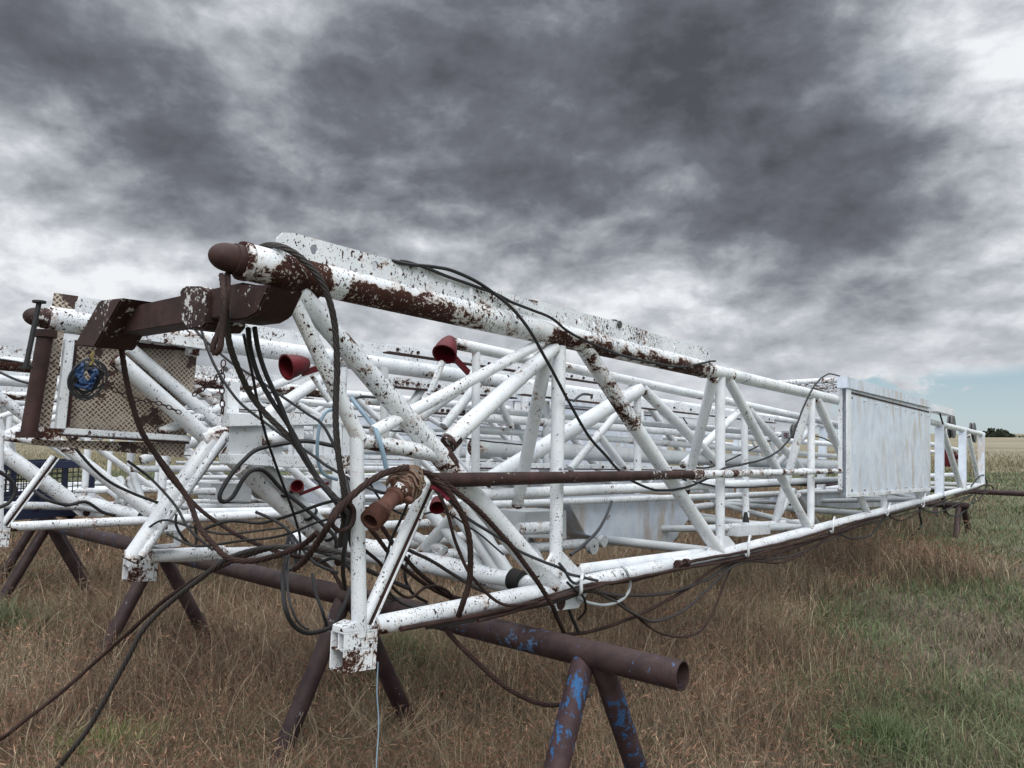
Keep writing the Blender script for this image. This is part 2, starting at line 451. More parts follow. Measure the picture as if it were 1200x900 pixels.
def straw_mat():
    m, t, b = mat('grass_blades')
    a = t.new('ShaderNodeAttribute', attribute_name='col')
    t.put(b.inputs['Base Color'], a.outputs['Color']); b.inputs['Roughness'].default_value = .75
    b.inputs['Specular IOR Level'].default_value = .15
    return m
M['grass'] = straw_mat()

# ------------------------------------------------------------------ ground
def ground():
    m, t, b = mat('prairie_soil')
    co = t.new('ShaderNodeNewGeometry').outputs['Position']
    off = t.vm('DOT_PRODUCT', t.vm('SUBTRACT', co, tuple(B0)), tuple(W))
    n1 = t.noise(co, .35, 6, .6).outputs['Fac']; n2 = t.noise(co, 4.0, 6, .65).outputs['Fac']; n3 = t.noise(co, 26, 4, .6).outputs['Fac']
    dist = t.vm('LENGTH', co)
    near = t.mix(t.ss(n2, .35, .65), (.060, .045, .032, 1), (.105, .080, .057, 1))
    green = t.mix(n3, (.065, .080, .040, 1), (.12, .135, .070, 1))
    gm = t.m('MAXIMUM', t.m('MULTIPLY', t.ss(t.m('ADD', dist, t.m('MULTIPLY', n1, 4.0)), 13.0, 18.0), .8), t.m('MULTIPLY', t.ss(t.m('ADD', off, t.m('MULTIPLY', n1, 3.0)), .4, -1.6), t.ss(n2, .25, .55)))
    c = t.mix(gm, near, green)
    n4 = t.noise(t.mapping(co, (.01, .05, 1)), 1.0, 6, .6).outputs['Fac']
    straw = t.mix(t.ss(n4, .35, .65), (.165, .145, .095, 1), (.235, .205, .14, 1))
    straw = t.mix(t.m('MULTIPLY', t.ss(t.noise(co, .12, 5, .6).outputs['Fac'], .52, .66), .5), straw, (.10, .105, .055, 1))
    fm = t.ss(t.m('ADD', dist, t.m('MULTIPLY', n1, 8)), 41, 50)
    c = t.mix(fm, c, straw)
    t.put(b.inputs['Base Color'], c); b.inputs['Roughness'].default_value = .95
    bp = t.new('ShaderNodeBump'); bp.inputs['Strength'].default_value = .6; bp.inputs['Distance'].default_value = .03
    t.put(bp.inputs['Height'], t.m('ADD', n2, t.m('MULTIPLY', n3, .3))); t.put(b.inputs['Normal'], bp.outputs[0])
    mb = MB(); n = 96; radii = [0, 4, 8, 14, 22, 35, 60, 110, 220, 500, 1200, 3000, 7000]
    mb.v.append(Vector((0, 0, 0)))
    for r in radii[1:]:
        for i in range(n):
            a = 2 * math.pi * i / n; x, y = r * math.sin(a), r * math.cos(a)
            h = mnoise.noise(Vector((x * .05, y * .05, 0))) * .05 * min(1, r / 10) + (mnoise.noise(Vector((x * .004, y * .004, 4))) * 1.2 if r > 100 else 0)
            mb.v.append(Vector((x, y, h)))
    for i in range(n): mb.f.append((0, 1 + i, 1 + (i + 1) % n))
    for k in range(len(radii) - 2):
        for i in range(n):
            a = 1 + k * n; mb.f.append((a + i, a + n + i, a + n + (i + 1) % n, a + (i + 1) % n))
    me_o = mb.build('ground', m, None)
    tag(me_o, kind='structure')
ground()

# ------------------------------------------------------------------ the big lattice mast
mast = empty('lattice_mast', MP(0, .9, .0), 'nearest white lattice mast, rusty, on the brown pipe stand, steel panel hung on its side', 'mast', 'lattice masts laid side by side')
def mem(parent, name, m, p, q, w0, w1=None, ext=.0, cap=True, n=18):
    r0 = w0 / 2 * p.y / F_PX; r1 = (w1 / 2 * q.y / F_PX) if w1 is not None else r0
    return MB().tube(p, q, r0, r1, ext=ext, cap=cap, n=n).build(name, M[m], parent)
def lift(p, off): return p + W * off
TOP = [(285, 306), (395, 331.5), (630, 388), (820, 432), (960, 464), (1100, 497), (1152, 509)]
BOT = [(440, 733), (640, 692), (793, 661), (860, 647), (985, 612), (1080, 586), (1152, 567)]
def top_line(side):
    pts = [lift(P(*a), side * WID) for a in TOP]
    # one straight line of axis; the measured points only set its ends
    a, b = pts[0], pts[-1]
    return a, b
for side in (0, 1):
    a, b = top_line(side)
    L = b - a
    brk = (P(828, 434) - P(285, 306)).length / (P(1152, 509) - P(285, 306)).length
    c = a + L * brk
    o = MB(); nr = 150; n_ = 32; e1, e2 = frame(L); rings = []
    for k in range(nr + 1): rings.append(o.ring(a.lerp(c, k / nr), e1, e2, .061, n_))
    for r0, r1 in zip(rings, rings[1:]):
        for i in range(n_): o.f.append((r0 + i, r0 + (i + 1) % n_, r1 + (i + 1) % n_, r1 + i))
    wv = []
    prof = [(285, .45), (310, .35), (322, .9), (345, 1.15), (372, 1.0), (385, .1), (395, .0), (402, .75), (470, .8), (520, .72), (545, .3), (610, .3), (650, .75), (700, .5), (735, .45), (800, .75), (830, .55)]
    for k in range(nr + 1):
        c0 = a.lerp(c, k / nr) - W * (side * WID); dq = c0 - EYE; qx = 600 + F_PX * dq.x / (dq.y * math.cos(PITCH) + dq.z * math.sin(PITCH))
        base = float(np.interp(qx, [p_[0] for p_ in prof], [p_[1] for p_ in prof])) * (1 if side == 0 else .4)
        for i in range(n_):
            an = 2 * math.pi * i / n_; nz = (e1 * math.cos(an) + e2 * math.sin(an))
            dn = max(0.0, min(1.0, .5 + .9 * (-nz.z * .8 - nz.dot(W) * .35)))
            full = 1.0 if base > .95 else 0.0
            wv.append(base * max(dn, full * .9))
    o = o.build('top_chord', M['worn' if side == 0 else 'white'], mast)
    at = o.data.attributes.new('wear', 'FLOAT', 'POINT')
    if len(at.data) == len(wv): at.data.foreach_set('value', wv)
    MB().tube(c, b, .047).build('top_chord', M['white'], mast)
    mb = MB(); d = L.normalized()
    for k, rr in ((0, .060), (.0, .060)): pass
    mb.tube(c - d * .07, c + d * .05, .065, .054); mb.build('joint_sleeve', M['bare'], mast)
    MB().tube(c + d * .35, c + d * .39, .052).build('joint_sleeve', M['worn'], mast)
    # dome cap and its collar
    prof = [(-.005, .001)] + [(-.004, .0), ] 
    mb = MB(); rr = .046
    mb.lathe(a - d * .022, -d, [(-.03, rr * 1.10), (.012, rr * 1.10), (.014, rr)] + [(.03 + .062 * math.sin(q * math.pi / 16) , rr * math.cos(q * math.pi / 16)) for q in range(0, 9)])
    mb.build('dome_cap', M['rust_w' if side else 'rust'], mast)
    MB().tube(a - d * .01, a + d * .014, .064).build('cap_collar', M['bare'], mast)
    # rust-bare sleeve where the first braces meet

def flange(side):
    """upright bolted plate welded along the top pipe, with real holes"""
    up = Z
    edge = [(325, 279), (332, 272.5), (345, 273), (480, 310), (580, 340), (720, 376), (780, 395), (826, 407), (832, 412)]
    holes = [368, 440, 470, 500, 528, 553, 605, 662, 680, 697, 712, 730, 745, 757, 769, 790, 808]
    base_y = lambda x: 306 + .2335 * (x - 285) - (10 if x < 600 else 7)
    def topy(x):
        for (x0, y0), (x1, y1) in zip(edge, edge[1:]):
            if x0 <= x <= x1: return y0 + (y1 - y0) * (x - x0) / (x1 - x0)
        return edge[-1][1]
    xs = [325, 328, 332, 338, 345]
    mb = MB(); thk = W * .010
    def q(x, y): return P(x, y, -.040) + W * (side * WID)
    def quad(x0, x1):
        pts = [q(x0, base_y(x0)), q(x1, base_y(x1)), q(x1, topy(x1)), q(x0, topy(x0))]
        mb.prism(pts, thk)
    cur = 325
    for x in xs[1:]: quad(cur, x); cur = x
    for h in holes:
        hw = 5.0 if h < 600 else 3.6
        x0, x1 = h - hw * 1.4, h + hw * 1.4
        quad(cur, x0)
        c = q(h, topy(h) + (base_y(h) - topy(h)) * .36); r = .017
        corners = [q(x0, base_y(x0)), q(x1, base_y(x1)), q(x1, topy(x1)), q(x0, topy(x0))]
        ring = []
        for i in range(4):
            for j in range(3): ring.append(corners[i].lerp(corners[(i + 1) % 4], j / 3))
        hole = [c + (pp - c).normalized() * r for pp in ring]
        b0 = len(mb.v); mb.v += ring + hole + [pp + thk for pp in ring] + [pp + thk for pp in hole]
        for i in range(12):
            j = (i + 1) % 12
            mb.f.append((b0 + i, b0 + j, b0 + 12 + j, b0 + 12 + i))
            mb.f.append((b0 + 24 + i, b0 + 36 + i, b0 + 36 + j, b0 + 24 + j))
            mb.f.append((b0 + 12 + i, b0 + 12 + j, b0 + 36 + j, b0 + 36 + i))
        for i in (0, 1, 2, 6, 7, 8):
            j = (i + 1) % 12; mb.f.append((b0 + i, b0 + 24 + i, b0 + 24 + j, b0 + j))
        cur = x1
    x = cur
    for x in (826, 829, 832): quad(cur, x); cur = x
    o = mb.build('bolt_flange', M['worn' if side == 0 else 'white'], mast, smooth=False)
    if side == 0:
        m2 = MB(); c = P(718, 381); m2.tube(c - W * .05, c + W * .04, .022, n=6); m2.tube(c - W * .02, c + W * .03, .034, n=6)
        m2.build('bolt', M['steel'], mast)
flange(0); flange(1)

# members of the near face: (part, material, x0, y0, x1, y1, width px at the start, width px at the end)
FACE = [
    ('diagonal_brace', 'worn', 352, 345, 520, 540, 25, 24), ('diagonal_brace', 'white', 520, 540, 645, 685, 24, 24),
    ('brace', 'white', 342, 348, 420, 512, 18, 18), ('post', 'white', 418, 508, 421, 742, 16, 18),
    ('cross_brace', 'bare', 427, 517, 516, 533, 18, 19),
    ('brace', 'clean', 528, 515, 648, 408, 22, 17), ('brace', 'white', 440, 505, 634, 402, 16, 12),
    ('post', 'clean', 655, 408, 651, 672, 17, 15),
    ('diagonal_brace', 'bare', 683, 405, 742, 497, 20, 18), ('diagonal_brace', 'clean', 742, 497, 842, 647, 17, 14),
    ('post', 'clean', 844, 440, 844, 648, 12, 10), ('diagonal_brace', 'clean', 853, 444, 948, 620, 12, 9.5),
    ('post', 'clean', 951, 468, 950, 620, 8.5, 8), ('diagonal_brace', 'clean', 957, 468, 1016, 600, 10, 8),
    ('diagonal_brace', 'clean', 1040, 487, 1078, 586, 8, 6), ('post', 'clean', 1036, 486, 1036, 596, 7, 7),
    ('diagonal_brace', 'clean', 1104, 502, 1126, 571, 7, 6), ('diagonal_brace', 'clean', 1135, 510, 1147, 566, 5, 5),
]
for side in (0, 1):
    for fi, (nm, mt, x0, y0, x1, y1, w0, w1) in enumerate(FACE):
        if side and fi in (0, 2, 3, 4): continue
        p, q = P(x0, y0), P(x1, y1)
        o = MB().tube(lift(p, side * WID), lift(q, side * WID), w0 / 2 * p.y / F_PX, w1 / 2 * q.y / F_PX, ext=.01).build(nm, M[mt if side == 0 else ('white' if mt != 'clean' else 'clean')], mast)
    # bottom chord in three straight runs
    if side: MB().tube(P(176, 652, WID), lift(P(646, 691), WID), .034, .040).build('bottom_chord', M['white'], mast)
    for (a, b, r0, r1) in (((440, 733), (646, 691), .036, .040), ((646, 691), (862, 646), .040, .045), ((862, 646), (1152, 567), .045, .045)):
        if side and a[0] == 440: continue
        MB().tube(lift(P(*a), side * WID), lift(P(*b), side * WID), r0, r1, ext=.006).build('bottom_chord', M['white'], mast)
    # plate posts at the crown end
    for x, y0, y1, w in ((1101, 497, 581, .10), (1128, 503, 575, .10), (1150, 508, 568, .09)):
        p, q = lift(P(x, y0), side * WID), lift(P(x, y1), side * WID)
        MB().bar(p, q, .12, w, up=U).build('plate_post', M['panel'], mast)
# rusty channel brace on the near face: bright web, dark hollow side
for side in (0,):
    p, q = lift(P(507, 562), side * WID), lift(P(428, 737), side * WID)
    if side: p = lift(P(512, 555), side * WID)
    d = (q - p).normalized(); sdv = d.cross(W).normalized()
    if sdv.dot(U) < 0: sdv = -sdv
    MB().bar(p + sdv * .006, q + sdv * .006, .046, .010, up=W).build('brace_web', M['rust_w'], mast)
    MB().tube(p - sdv * .022, q - sdv * .022, .020).build('brace', M['white'], mast)
    MB().tube(p + sdv * .022, q + sdv * .022, .008).build('brace_edge', M['white'], mast)
# rust collar where the diagonal carries the brace joint
for pts in (((518, 531), (527, 546), .041), ((533, 512), (525, 521), .037)):
    MB().tube(P(*pts[0]), P(*pts[1]), pts[2] + .002).build('joint_collar', M['rust_w'], mast)
# node gussets at the bottom of the second post
for side in (0, 1):
    MB().prism([lift(P(*a), side * WID - .012) for a in ((652, 640), (678, 668), (690, 690), (676, 712), (646, 716), (636, 703), (628, 676))], W * .02).build('gusset_plate', M['clean'], mast, bevel=.002)
    MB().tube(lift(P(655, 706), side * WID - .015), lift(P(655, 706), side * WID + .02), .035).build('pin_eye', M['rust'], mast)
    MB().prism([lift(P(*a), side * WID - .01) for a in ((836, 628), (852, 628), (866, 645), (828, 652))], W * .02).build('gusset_plate', M['clean'], mast)

# hollow end shoes on the bottom pipes
def end_shoe(side):
    sh = lambda x, y: lift(P(x, y), side * WID - .02) + (W * .09 + Z * .065 if side else U * -.03)
    a, b, c, d = sh(408, 741), sh(446.5, 736), sh(444, 778), sh(406, 784)
    inn = W * .075
    t = .006
    root = empty('end_shoe', (a + c) / 2 - mast.location); root.parent = mast
    def plate(nm, pts, vec, m): 
        return MB().prism(pts, vec).build(nm, M[m], root, bevel=.0008)
    plate('side_plate', [a, b, c, d], W * t, 'bare')
    plate('side_plate', [x + inn for x in (a, b, c, d)], W * t, 'worn')
    plate('top_plate', [a + Z * .001, b + Z * .001, b + inn + Z * .001, a + inn + Z * .001], Z * t, 'white')
    plate('bottom_plate', [d, c, c + inn, d + inn], -Z * t, 'bare')
    m1 = a.lerp(d, .42); m2 = b.lerp(c, .42)
    plate('middle_plate', [m1, m2, m2 + inn, m1 + inn], -Z * t, 'bare')
    k0 = (m1 + a) / 2 + inn * .5; plate('rib', [a + inn * .5 + U * .004, m1 + inn * .5 + U * .004, m2 + inn * .5, b + inn * .5], W * t, 'white')
    plate('back_plate', [b - U * .02, c - U * .02, c + inn - U * .02, b + inn - U * .02], U * t, 'rust')
    # sloping cap on top of the shoe
    e0, e1 = sh(385, 737), sh(412, 740)
    plate('sloping_cap', [a + Z * .008, b + Z * .008, b + Z * .014, a + U * .05 + Z * .034, a + Z * .024], inn * .98, 'worn')
end_shoe(0); end_shoe(1)

# crossbeam joining the two top pipes
SB = zN(300, 330)[0] + .02
bm_root = empty('crossbeam', PS(230, 365, SB) - mast.location); bm_root.parent = mast
pa, pb = PS(300, 352, SB), PS(140, 381, SB)
MB().bar(pa, pb, .105, .105).build('beam', M['rust'], bm_root, bevel=.004)
pa2, pb2 = PS(279, 354, SB), PS(160, 376, SB)
MB().prism([PS(x, y, SB - .07) for x, y in ((210, 341), (214, 335), (232, 335), (243, 342), (241, 380), (236, 386), (219, 386), (212, 376))], U * .15).build('beam_collar', M['rust_w'], bm_root, bevel=.008)
MB().prism([PS(x, y, SB - .11) for x, y in ((276, 333), (316, 334), (301, 367), (289, 374), (265, 377))], U * .12).build('near_bracket', M['rust_w'], bm_root, bevel=.006)
MB().prism([PS(x, y, SB - .12) for x, y in ((116, 352), (143, 349), (110, 407), (86, 405))], U * .16).build('far_bracket', M['rust_w'], bm_root, bevel=.006)
ho = MB()
for k in range(16):
    pass
# hook plate and curved gusset under the first sleeve
MB().prism([P(*a) for a in ((318, 320), (345, 318), (378, 345), (372, 352), (348, 352), (326, 342))], W * .03).build('gusset_plate', M['rust'], mast, bevel=.003)

# far top pipe end: round roller post, tread plate strip and white posts
rp = [P(54, 388, 1.72), P(33, 511, 1.72)]
MB().tube(rp[0], rp[1], .034).tube(rp[0] + Z * .004, rp[0] - Z * .03, .046).tube(rp[1] + Z * .02, rp[1] - Z * .008, .05).build('roller_post', M['rust'], mast)
MB().bar(P(68, 384, 1.78), P(50, 505, 1.78), .055, .012, up=W).build('tread_strip', M['tread'], mast)
MB().bar(P(81, 398, 1.76), P(70, 503, 1.76), .040, .04, up=W).build('angle_post', M['worn'], mast, bevel=.004)
MB().bar(P(86, 405, 1.79), P(77, 500, 1.79), .02, .05, up=W).build('angle_post', M['rust'], mast)
MB().bar(P(42, 508, 1.74), P(70, 510, 1.74), .05, .06, up=Z).build('foot_bracket', M['bare'], mast, bevel=.004)
MB().prism([P(*a, 1.86) for a in ((64, 343), (92, 347), (88, 362), (61, 360))], W * .01).build('tread_strip', M['tread'], mast)
# far end frame: pair of braces and their round joint
for nm, mt, x0, y0, x1, y1, w, of in (('brace', 'white', 152, 408, 268, 508, 15, 1.80), ('brace', 'white', 136, 420, 244, 515, 20, 1.72),
        ('brace', 'clean', 248, 516, 152, 657, 19, 1.70), ('brace', 'white', 266, 508, 165, 652, 9, 1.66), ('bottom_chord', 'white', 176, 652, 262, 646, 15, 1.79)):
    mem(mast, nm, mt, P(x0, y0, of), P(x1, y1, of), w)
MB().bar(P(262, 517, 1.68), P(162, 655, 1.68), .03, .03, up=W).build('brace_web', M['rust'], mast)
MB().tube(P(236, 516, 1.71), P(266, 507, 1.71), .052).build('joint_sleeve', M['clean'], mast)
mb = MB(); c = P(192, 640, 1.75); mb.box(c + Z * .0, U * .075, W * .03, Z * .006); mb.box(c + Z * .075, U * .075, W * .03, Z * .006); mb.box(c - U * .07 + Z * .037, U * .006, W * .03, Z * .037); mb.box(c + U * .07 + Z * .037, U * .006, W * .03, Z * .037)
mb.build('lug_frame', M['white'], mast)

# cross members between the two faces
S2 = zN(650, 685)[0]
def cross(nm, mt, x0, y0, x1, y1, w0, w1, s0, s1=None):
    p, q = PS(x0, y0, s0), PS(x1, y1, s0 if s1 is None else s1)
    return MB().tube(p, q, w0 / 2 * p.y / F_PX, w1 / 2 * q.y / F_PX, ext=.01).build(nm, M[mt], mast)
cross('cross_tube', 'white', 646, 694, 402, 636, 27, 21, S2)
cross('cross_tube', 'white', 405, 636, 345, 632, 21, 17, S2)
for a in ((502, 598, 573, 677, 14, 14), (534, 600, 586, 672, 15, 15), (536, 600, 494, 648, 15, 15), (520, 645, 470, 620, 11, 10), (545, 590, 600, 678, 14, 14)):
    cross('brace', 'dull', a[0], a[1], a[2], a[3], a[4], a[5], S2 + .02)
MB().tube(PS(612, 682, S2 - .03), PS(600, 678, S2 - .03), .055).build('tube_end', M['dim'], mast)  # solid end piece, the shade inside an open tube put into its colour
# knee braces from the top pipe into the mast
for a in (((641, 415), 0, (606, 592), .45, 17, 14), ((836, 442), 0, (803, 577), .45, 13, 10), ((947, 470), 0, (908, 614), .35, 9, 9), ((1010, 482), 0, (985, 575), .35, 7, 7)):
    p = P(*a[0], a[1]); q = P(*a[2], a[3])
    MB().tube(p, q, a[4] / 2 * p.y / F_PX, a[5] / 2 * q.y / F_PX).build('knee_brace', M['clean'], mast)
# floor bracing between the bottom pipes
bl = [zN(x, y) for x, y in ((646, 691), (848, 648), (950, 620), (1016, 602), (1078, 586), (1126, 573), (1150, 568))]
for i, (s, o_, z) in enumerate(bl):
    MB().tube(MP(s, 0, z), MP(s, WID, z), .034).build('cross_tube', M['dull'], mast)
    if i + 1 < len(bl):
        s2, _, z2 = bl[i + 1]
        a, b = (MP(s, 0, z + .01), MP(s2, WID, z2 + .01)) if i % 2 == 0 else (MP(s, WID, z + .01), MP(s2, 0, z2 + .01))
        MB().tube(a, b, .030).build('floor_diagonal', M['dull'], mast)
mem(mast, 'side_tube', 'clean', P(676, 668, .06), P(842, 645, .06), 13, 10)
# rust stained I-beam set across the mast on the near braces
ib = empty('channel_beam', P(268, 516, 1.55) - mast.location); ib.parent = mast
g = lambda x, y, o_: P(x, y, o_)
o1, o2 = 1.30, .78
MB().prism([g(270, 484, o1), g(372, 485, o1), g(415, 486, o1), g(415, 497, o1), g(372, 498, o1), g(270, 500, o1)], W * .10).build('top_flange', M['worn'], ib, bevel=.004)
MB().prism([g(267, 532, o1), g(415, 534, o1), g(415, 549, o1), g(340, 548, o1), g(268, 544, o1)], W * .10).build('bottom_flange', M['worn'], ib, bevel=.004)
MB().prism([g(270, 500, o1 + .03), g(312, 498, o1 + .03), g(312, 532, o1 + .03), g(268, 532, o1 + .03)], W * .01).build('web', M['dull'], ib)
for x in (320, 345, 368, 378, 402):
    MB().prism([g(x, 498, o1 + .02), g(x + 11, 498, o1 + .02), g(x + 11, 533, o1 + .02), g(x, 533, o1 + .02)], W * .012).build('rib', M['clean'], ib)
MB().tube(g(310, 516, o1), g(338, 510, o1), .04).build('stub_tube', M['clean'], ib)
mb = MB(); c = g(268, 482, 1.4); MB().prism([g(267, 447, 1.4), g(282, 447, 1.4), g(280, 486, 1.4), g(266, 486, 1.4)], W * .05).build('bracket_plate', M['worn'], ib, bevel=.003)

# big steel panel hung on the side of the mast
pn = empty('side_panel', P(1042, 512, -.10) - mast.location); pn.parent = mast
def pq(x, y, o_=-.10): return P(x, y, o_)
MB().prism([pq(994, 446), pq(1090.5, 474), pq(1090.5, 573), pq(994, 581)], W * .05).build('sheet', M['panel'], pn, bevel=.003)
MB().prism([pq(993, 441, -.13), pq(1091, 470, -.13), pq(1091, 478, -.13), pq(993, 454.5, -.13)], W * .10).build('lid', M['panel'], pn, bevel=.003)
MB().prism([pq(997, 459, -.108), pq(1089, 482, -.108), pq(1089, 483.6, -.108), pq(997, 461, -.108)], W * .006).build('seam', M['rust'], pn)
MB().prism([pq(987, 453, -.06), pq(993, 454, -.06), pq(993, 582, -.06), pq(987, 574, -.06)], W * .04).build('edge_strip', M['white'], pn)
MB().prism([pq(993, 452, -.115), pq(997.5, 453, -.115), pq(997.5, 581.5, -.115), pq(993, 582, -.115)], W * .012).build('edge_strip', M['clean'], pn)
MB().prism([pq(993, 579, -.118), pq(1091, 572, -.118), pq(1091, 575, -.118), pq(993, 583, -.118)], W * .014).build('bottom_edge', M['worn'], pn)
mb = MB()
for k in range(9):
    for yy in (.06, .965):
        c = pq(998, 459 + (579 - 459) * yy, -.112).lerp(pq(1088, 482 + (573 - 482) * yy, -.112), k / 8); mb.tube(c, c - W * .008, .012, n=8)
mb.build('screw_row', M['bare'], pn)
p = pq(993, 445, -.10); q2 = p + W * .75
MB().tube(p, q2, .028).build('top_rail', M['worn'], pn)
MB().tube(p + U * .35 + W * .1, q2 + U * .35, .02).build('top_rail', M['white'], pn)
mb = MB()
for k in range(9): mb.tube(p + W * (.08 + k * .08) - Z * .03, p + W * (.08 + k * .08) + U * 1.6 - Z * .03, .010, n=6)
mb.build('grating', M['bare'], pn)
MB().bar(pq(1091, 478, -.1), pq(1112, 484, -.1), .16, .10).build('bracket', M['clean'], pn)
for x in (1082, 1088): MB().tube(pq(1100, 480), pq(1105, 497), .012).build('stay', M['rust'], pn)
# sheaves on the crown end
for x, y in ((1115, 500), (1140, 507)):
    c = P(x, y, .5); MB().lathe(c - W * .05, W, [(0, .02), (0, .25), (.03, .25), (.05, .21), (.07, .25), (.10, .25), (.10, .02)]).build('sheave', M['steel'], mast)

# ------------------------------------------------------------------ inner telescoped section
inner = empty('inner_mast_section', MP(.6, .9, .3), 'clean white inner mast section telescoped inside the nearest lattice mast', 'mast section')
def im(nm, mt, x0, y0, x1, y1, w0, w1, o_, o2_=None):
    return mem(inner, nm, mt, P(x0, y0, o_), P(x1, y1, o_ if o2_ is None else o2_), w0, w1)
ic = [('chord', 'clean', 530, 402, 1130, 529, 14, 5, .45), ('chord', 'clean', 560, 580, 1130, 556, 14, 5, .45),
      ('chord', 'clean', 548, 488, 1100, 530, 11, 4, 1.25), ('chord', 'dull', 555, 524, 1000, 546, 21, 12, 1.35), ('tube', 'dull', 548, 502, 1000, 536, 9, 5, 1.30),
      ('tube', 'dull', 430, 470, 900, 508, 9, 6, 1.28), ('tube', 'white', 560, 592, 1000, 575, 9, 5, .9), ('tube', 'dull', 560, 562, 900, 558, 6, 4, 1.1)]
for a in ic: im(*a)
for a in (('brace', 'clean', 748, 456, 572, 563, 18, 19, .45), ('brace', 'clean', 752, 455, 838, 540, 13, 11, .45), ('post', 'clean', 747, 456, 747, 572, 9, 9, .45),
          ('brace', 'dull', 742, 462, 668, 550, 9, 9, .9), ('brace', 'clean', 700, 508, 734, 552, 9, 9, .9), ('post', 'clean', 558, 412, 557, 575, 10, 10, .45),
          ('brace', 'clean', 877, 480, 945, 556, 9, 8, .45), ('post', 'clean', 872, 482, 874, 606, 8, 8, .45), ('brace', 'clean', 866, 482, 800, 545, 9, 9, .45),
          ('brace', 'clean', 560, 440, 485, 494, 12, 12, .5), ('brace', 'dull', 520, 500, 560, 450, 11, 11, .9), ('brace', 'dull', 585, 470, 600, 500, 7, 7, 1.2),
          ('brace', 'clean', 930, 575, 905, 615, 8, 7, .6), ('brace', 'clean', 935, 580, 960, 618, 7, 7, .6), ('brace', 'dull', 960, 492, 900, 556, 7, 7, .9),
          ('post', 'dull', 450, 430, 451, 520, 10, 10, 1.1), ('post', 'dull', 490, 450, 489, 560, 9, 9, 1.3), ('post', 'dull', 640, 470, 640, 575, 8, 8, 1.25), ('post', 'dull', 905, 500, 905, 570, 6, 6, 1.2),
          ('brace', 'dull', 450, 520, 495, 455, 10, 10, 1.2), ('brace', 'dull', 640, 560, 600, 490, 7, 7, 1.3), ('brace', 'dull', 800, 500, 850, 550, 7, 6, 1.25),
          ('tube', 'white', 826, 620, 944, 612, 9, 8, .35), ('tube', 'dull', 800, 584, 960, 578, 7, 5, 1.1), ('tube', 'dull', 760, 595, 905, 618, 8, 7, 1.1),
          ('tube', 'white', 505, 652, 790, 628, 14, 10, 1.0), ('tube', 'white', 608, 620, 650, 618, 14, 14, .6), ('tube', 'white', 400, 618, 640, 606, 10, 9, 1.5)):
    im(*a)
# channel rails with bolt heads
def rail(x0, y0, x1, y1, o_, h, mt='white'):
    p, q = P(x0, y0, o_), P(x1, y1, o_)
    r = MB().bar(p, q, .05, h * p.y / F_PX).build('channel_rail', M[mt], inner, bevel=.003)
    MB().bar(p - Z * (h * .5 * p.y / F_PX) - W * .02, q - Z * (h * .5 * p.y / F_PX) - W * .02, .06, .010).build('rail_lip', M['rust'], inner)
    mb = MB()
    for k in range(14):
        c = p.lerp(q, (k + .5) / 14) - W * .025; mb.tube(c, c - W * .012, .011, n=6)
    mb.build('bolt_row', M['rust'], inner)
rail(608, 456, 905, 492, 1.15, 13)
rail(450, 408, 700, 446, 1.35, 10)
rail(440, 446, 600, 462, 1.2, 12, 'worn')
rail(470, 478, 560, 484, 1.0, 8, 'worn')
rail(560, 545, 985, 551, 1.2, 7)
# belly plates
MB().prism([P(*a, .95) for a in ((664, 585), (792, 581), (812, 601), (785, 641), (705, 633), (686, 626))], W * .35).build('belly_plate', M['panel'], inner, bevel=.004)
MB().prism([P(*a, .95) for a in ((617, 600), (664, 598), (664, 632), (617, 630))], W * .3).build('belly_plate', M['dull'], inner, bevel=.004)
MB().prism([P(*a, .9) for a in ((932, 577), (1090, 571), (1090, 590), (992, 596), (930, 590))], W * .3).build('belly_plate', M['panel'], inner, bevel=.004)
MB().prism([P(*a, .25) for a in ((865, 616), (903, 615), (903, 626), (865, 629))], W * .16).build('pad_plate', M['clean'], inner, bevel=.003)
MB().tube(P(874, 612, .3), P(874, 600, .3), .03, .012).build('rubber_bush', M['black'], inner)
mem(inner, 'lamp_stay', 'worn', P(517, 424, .3), P(502, 462, .3), 5)
mb = MB(); mb.lathe(P(694, 640, .9) - W * .02, W, [(0, .01), (0, .06), (.04, .06), (.04, .01)]); mb.lathe(P(706, 634, .9) - W * .02, W, [(0, .005), (0, .045), (.04, .045), (.04, .005)]); mb.build('pulley', M['dull'], inner)
# slanted tube with clamped grey pole inside the far face
mem(mast, 'diagonal_brace', 'white', P(284, 545, 1.5), P(392, 640, 1.5), 27, 27)
mem(mast, 'clamped_pole', 'dull', P(308, 545, 1.42), P(405, 645, 1.42), 15, 16)
for k in (.28, .55, .8):
    c = P(308, 545, 1.42).lerp(P(405, 645, 1.42), k); d = (P(405, 645, 1.42) - P(308, 545, 1.42)).normalized()
    MB().tube(c - d * .008, c + d * .008, .047).build('pole_clamp', M['black'], mast)

# ------------------------------------------------------------------ masts lying beyond it
d2, d3 = W * 4.35, W * 8.9
second = copy_tree(mast, d2)
second['label'] = 'second white lattice mast, seen through the nearest one, its foot at the left edge'
third = copy_tree(mast, d3)
third['label'] = 'farthest white lattice mast, beyond the second one and mostly hidden'
for rt in (second, third):
    for ch in list(rt.children):
        if ch.name.split('.')[0] in ('crossbeam', 'roller_post', 'tread_strip', 'foot_bracket', 'channel_beam', 'clamped_pole', 'pole_clamp'):
            for q in list(ch.children_recursive) + [ch]: bpy.data.objects.remove(q)
in2 = copy_tree(inner, d2); in2['label'] = 'dull inner section telescoped inside the second lattice mast'
inner['group'] = in2['group'] = 'telescoped inner mast sections'

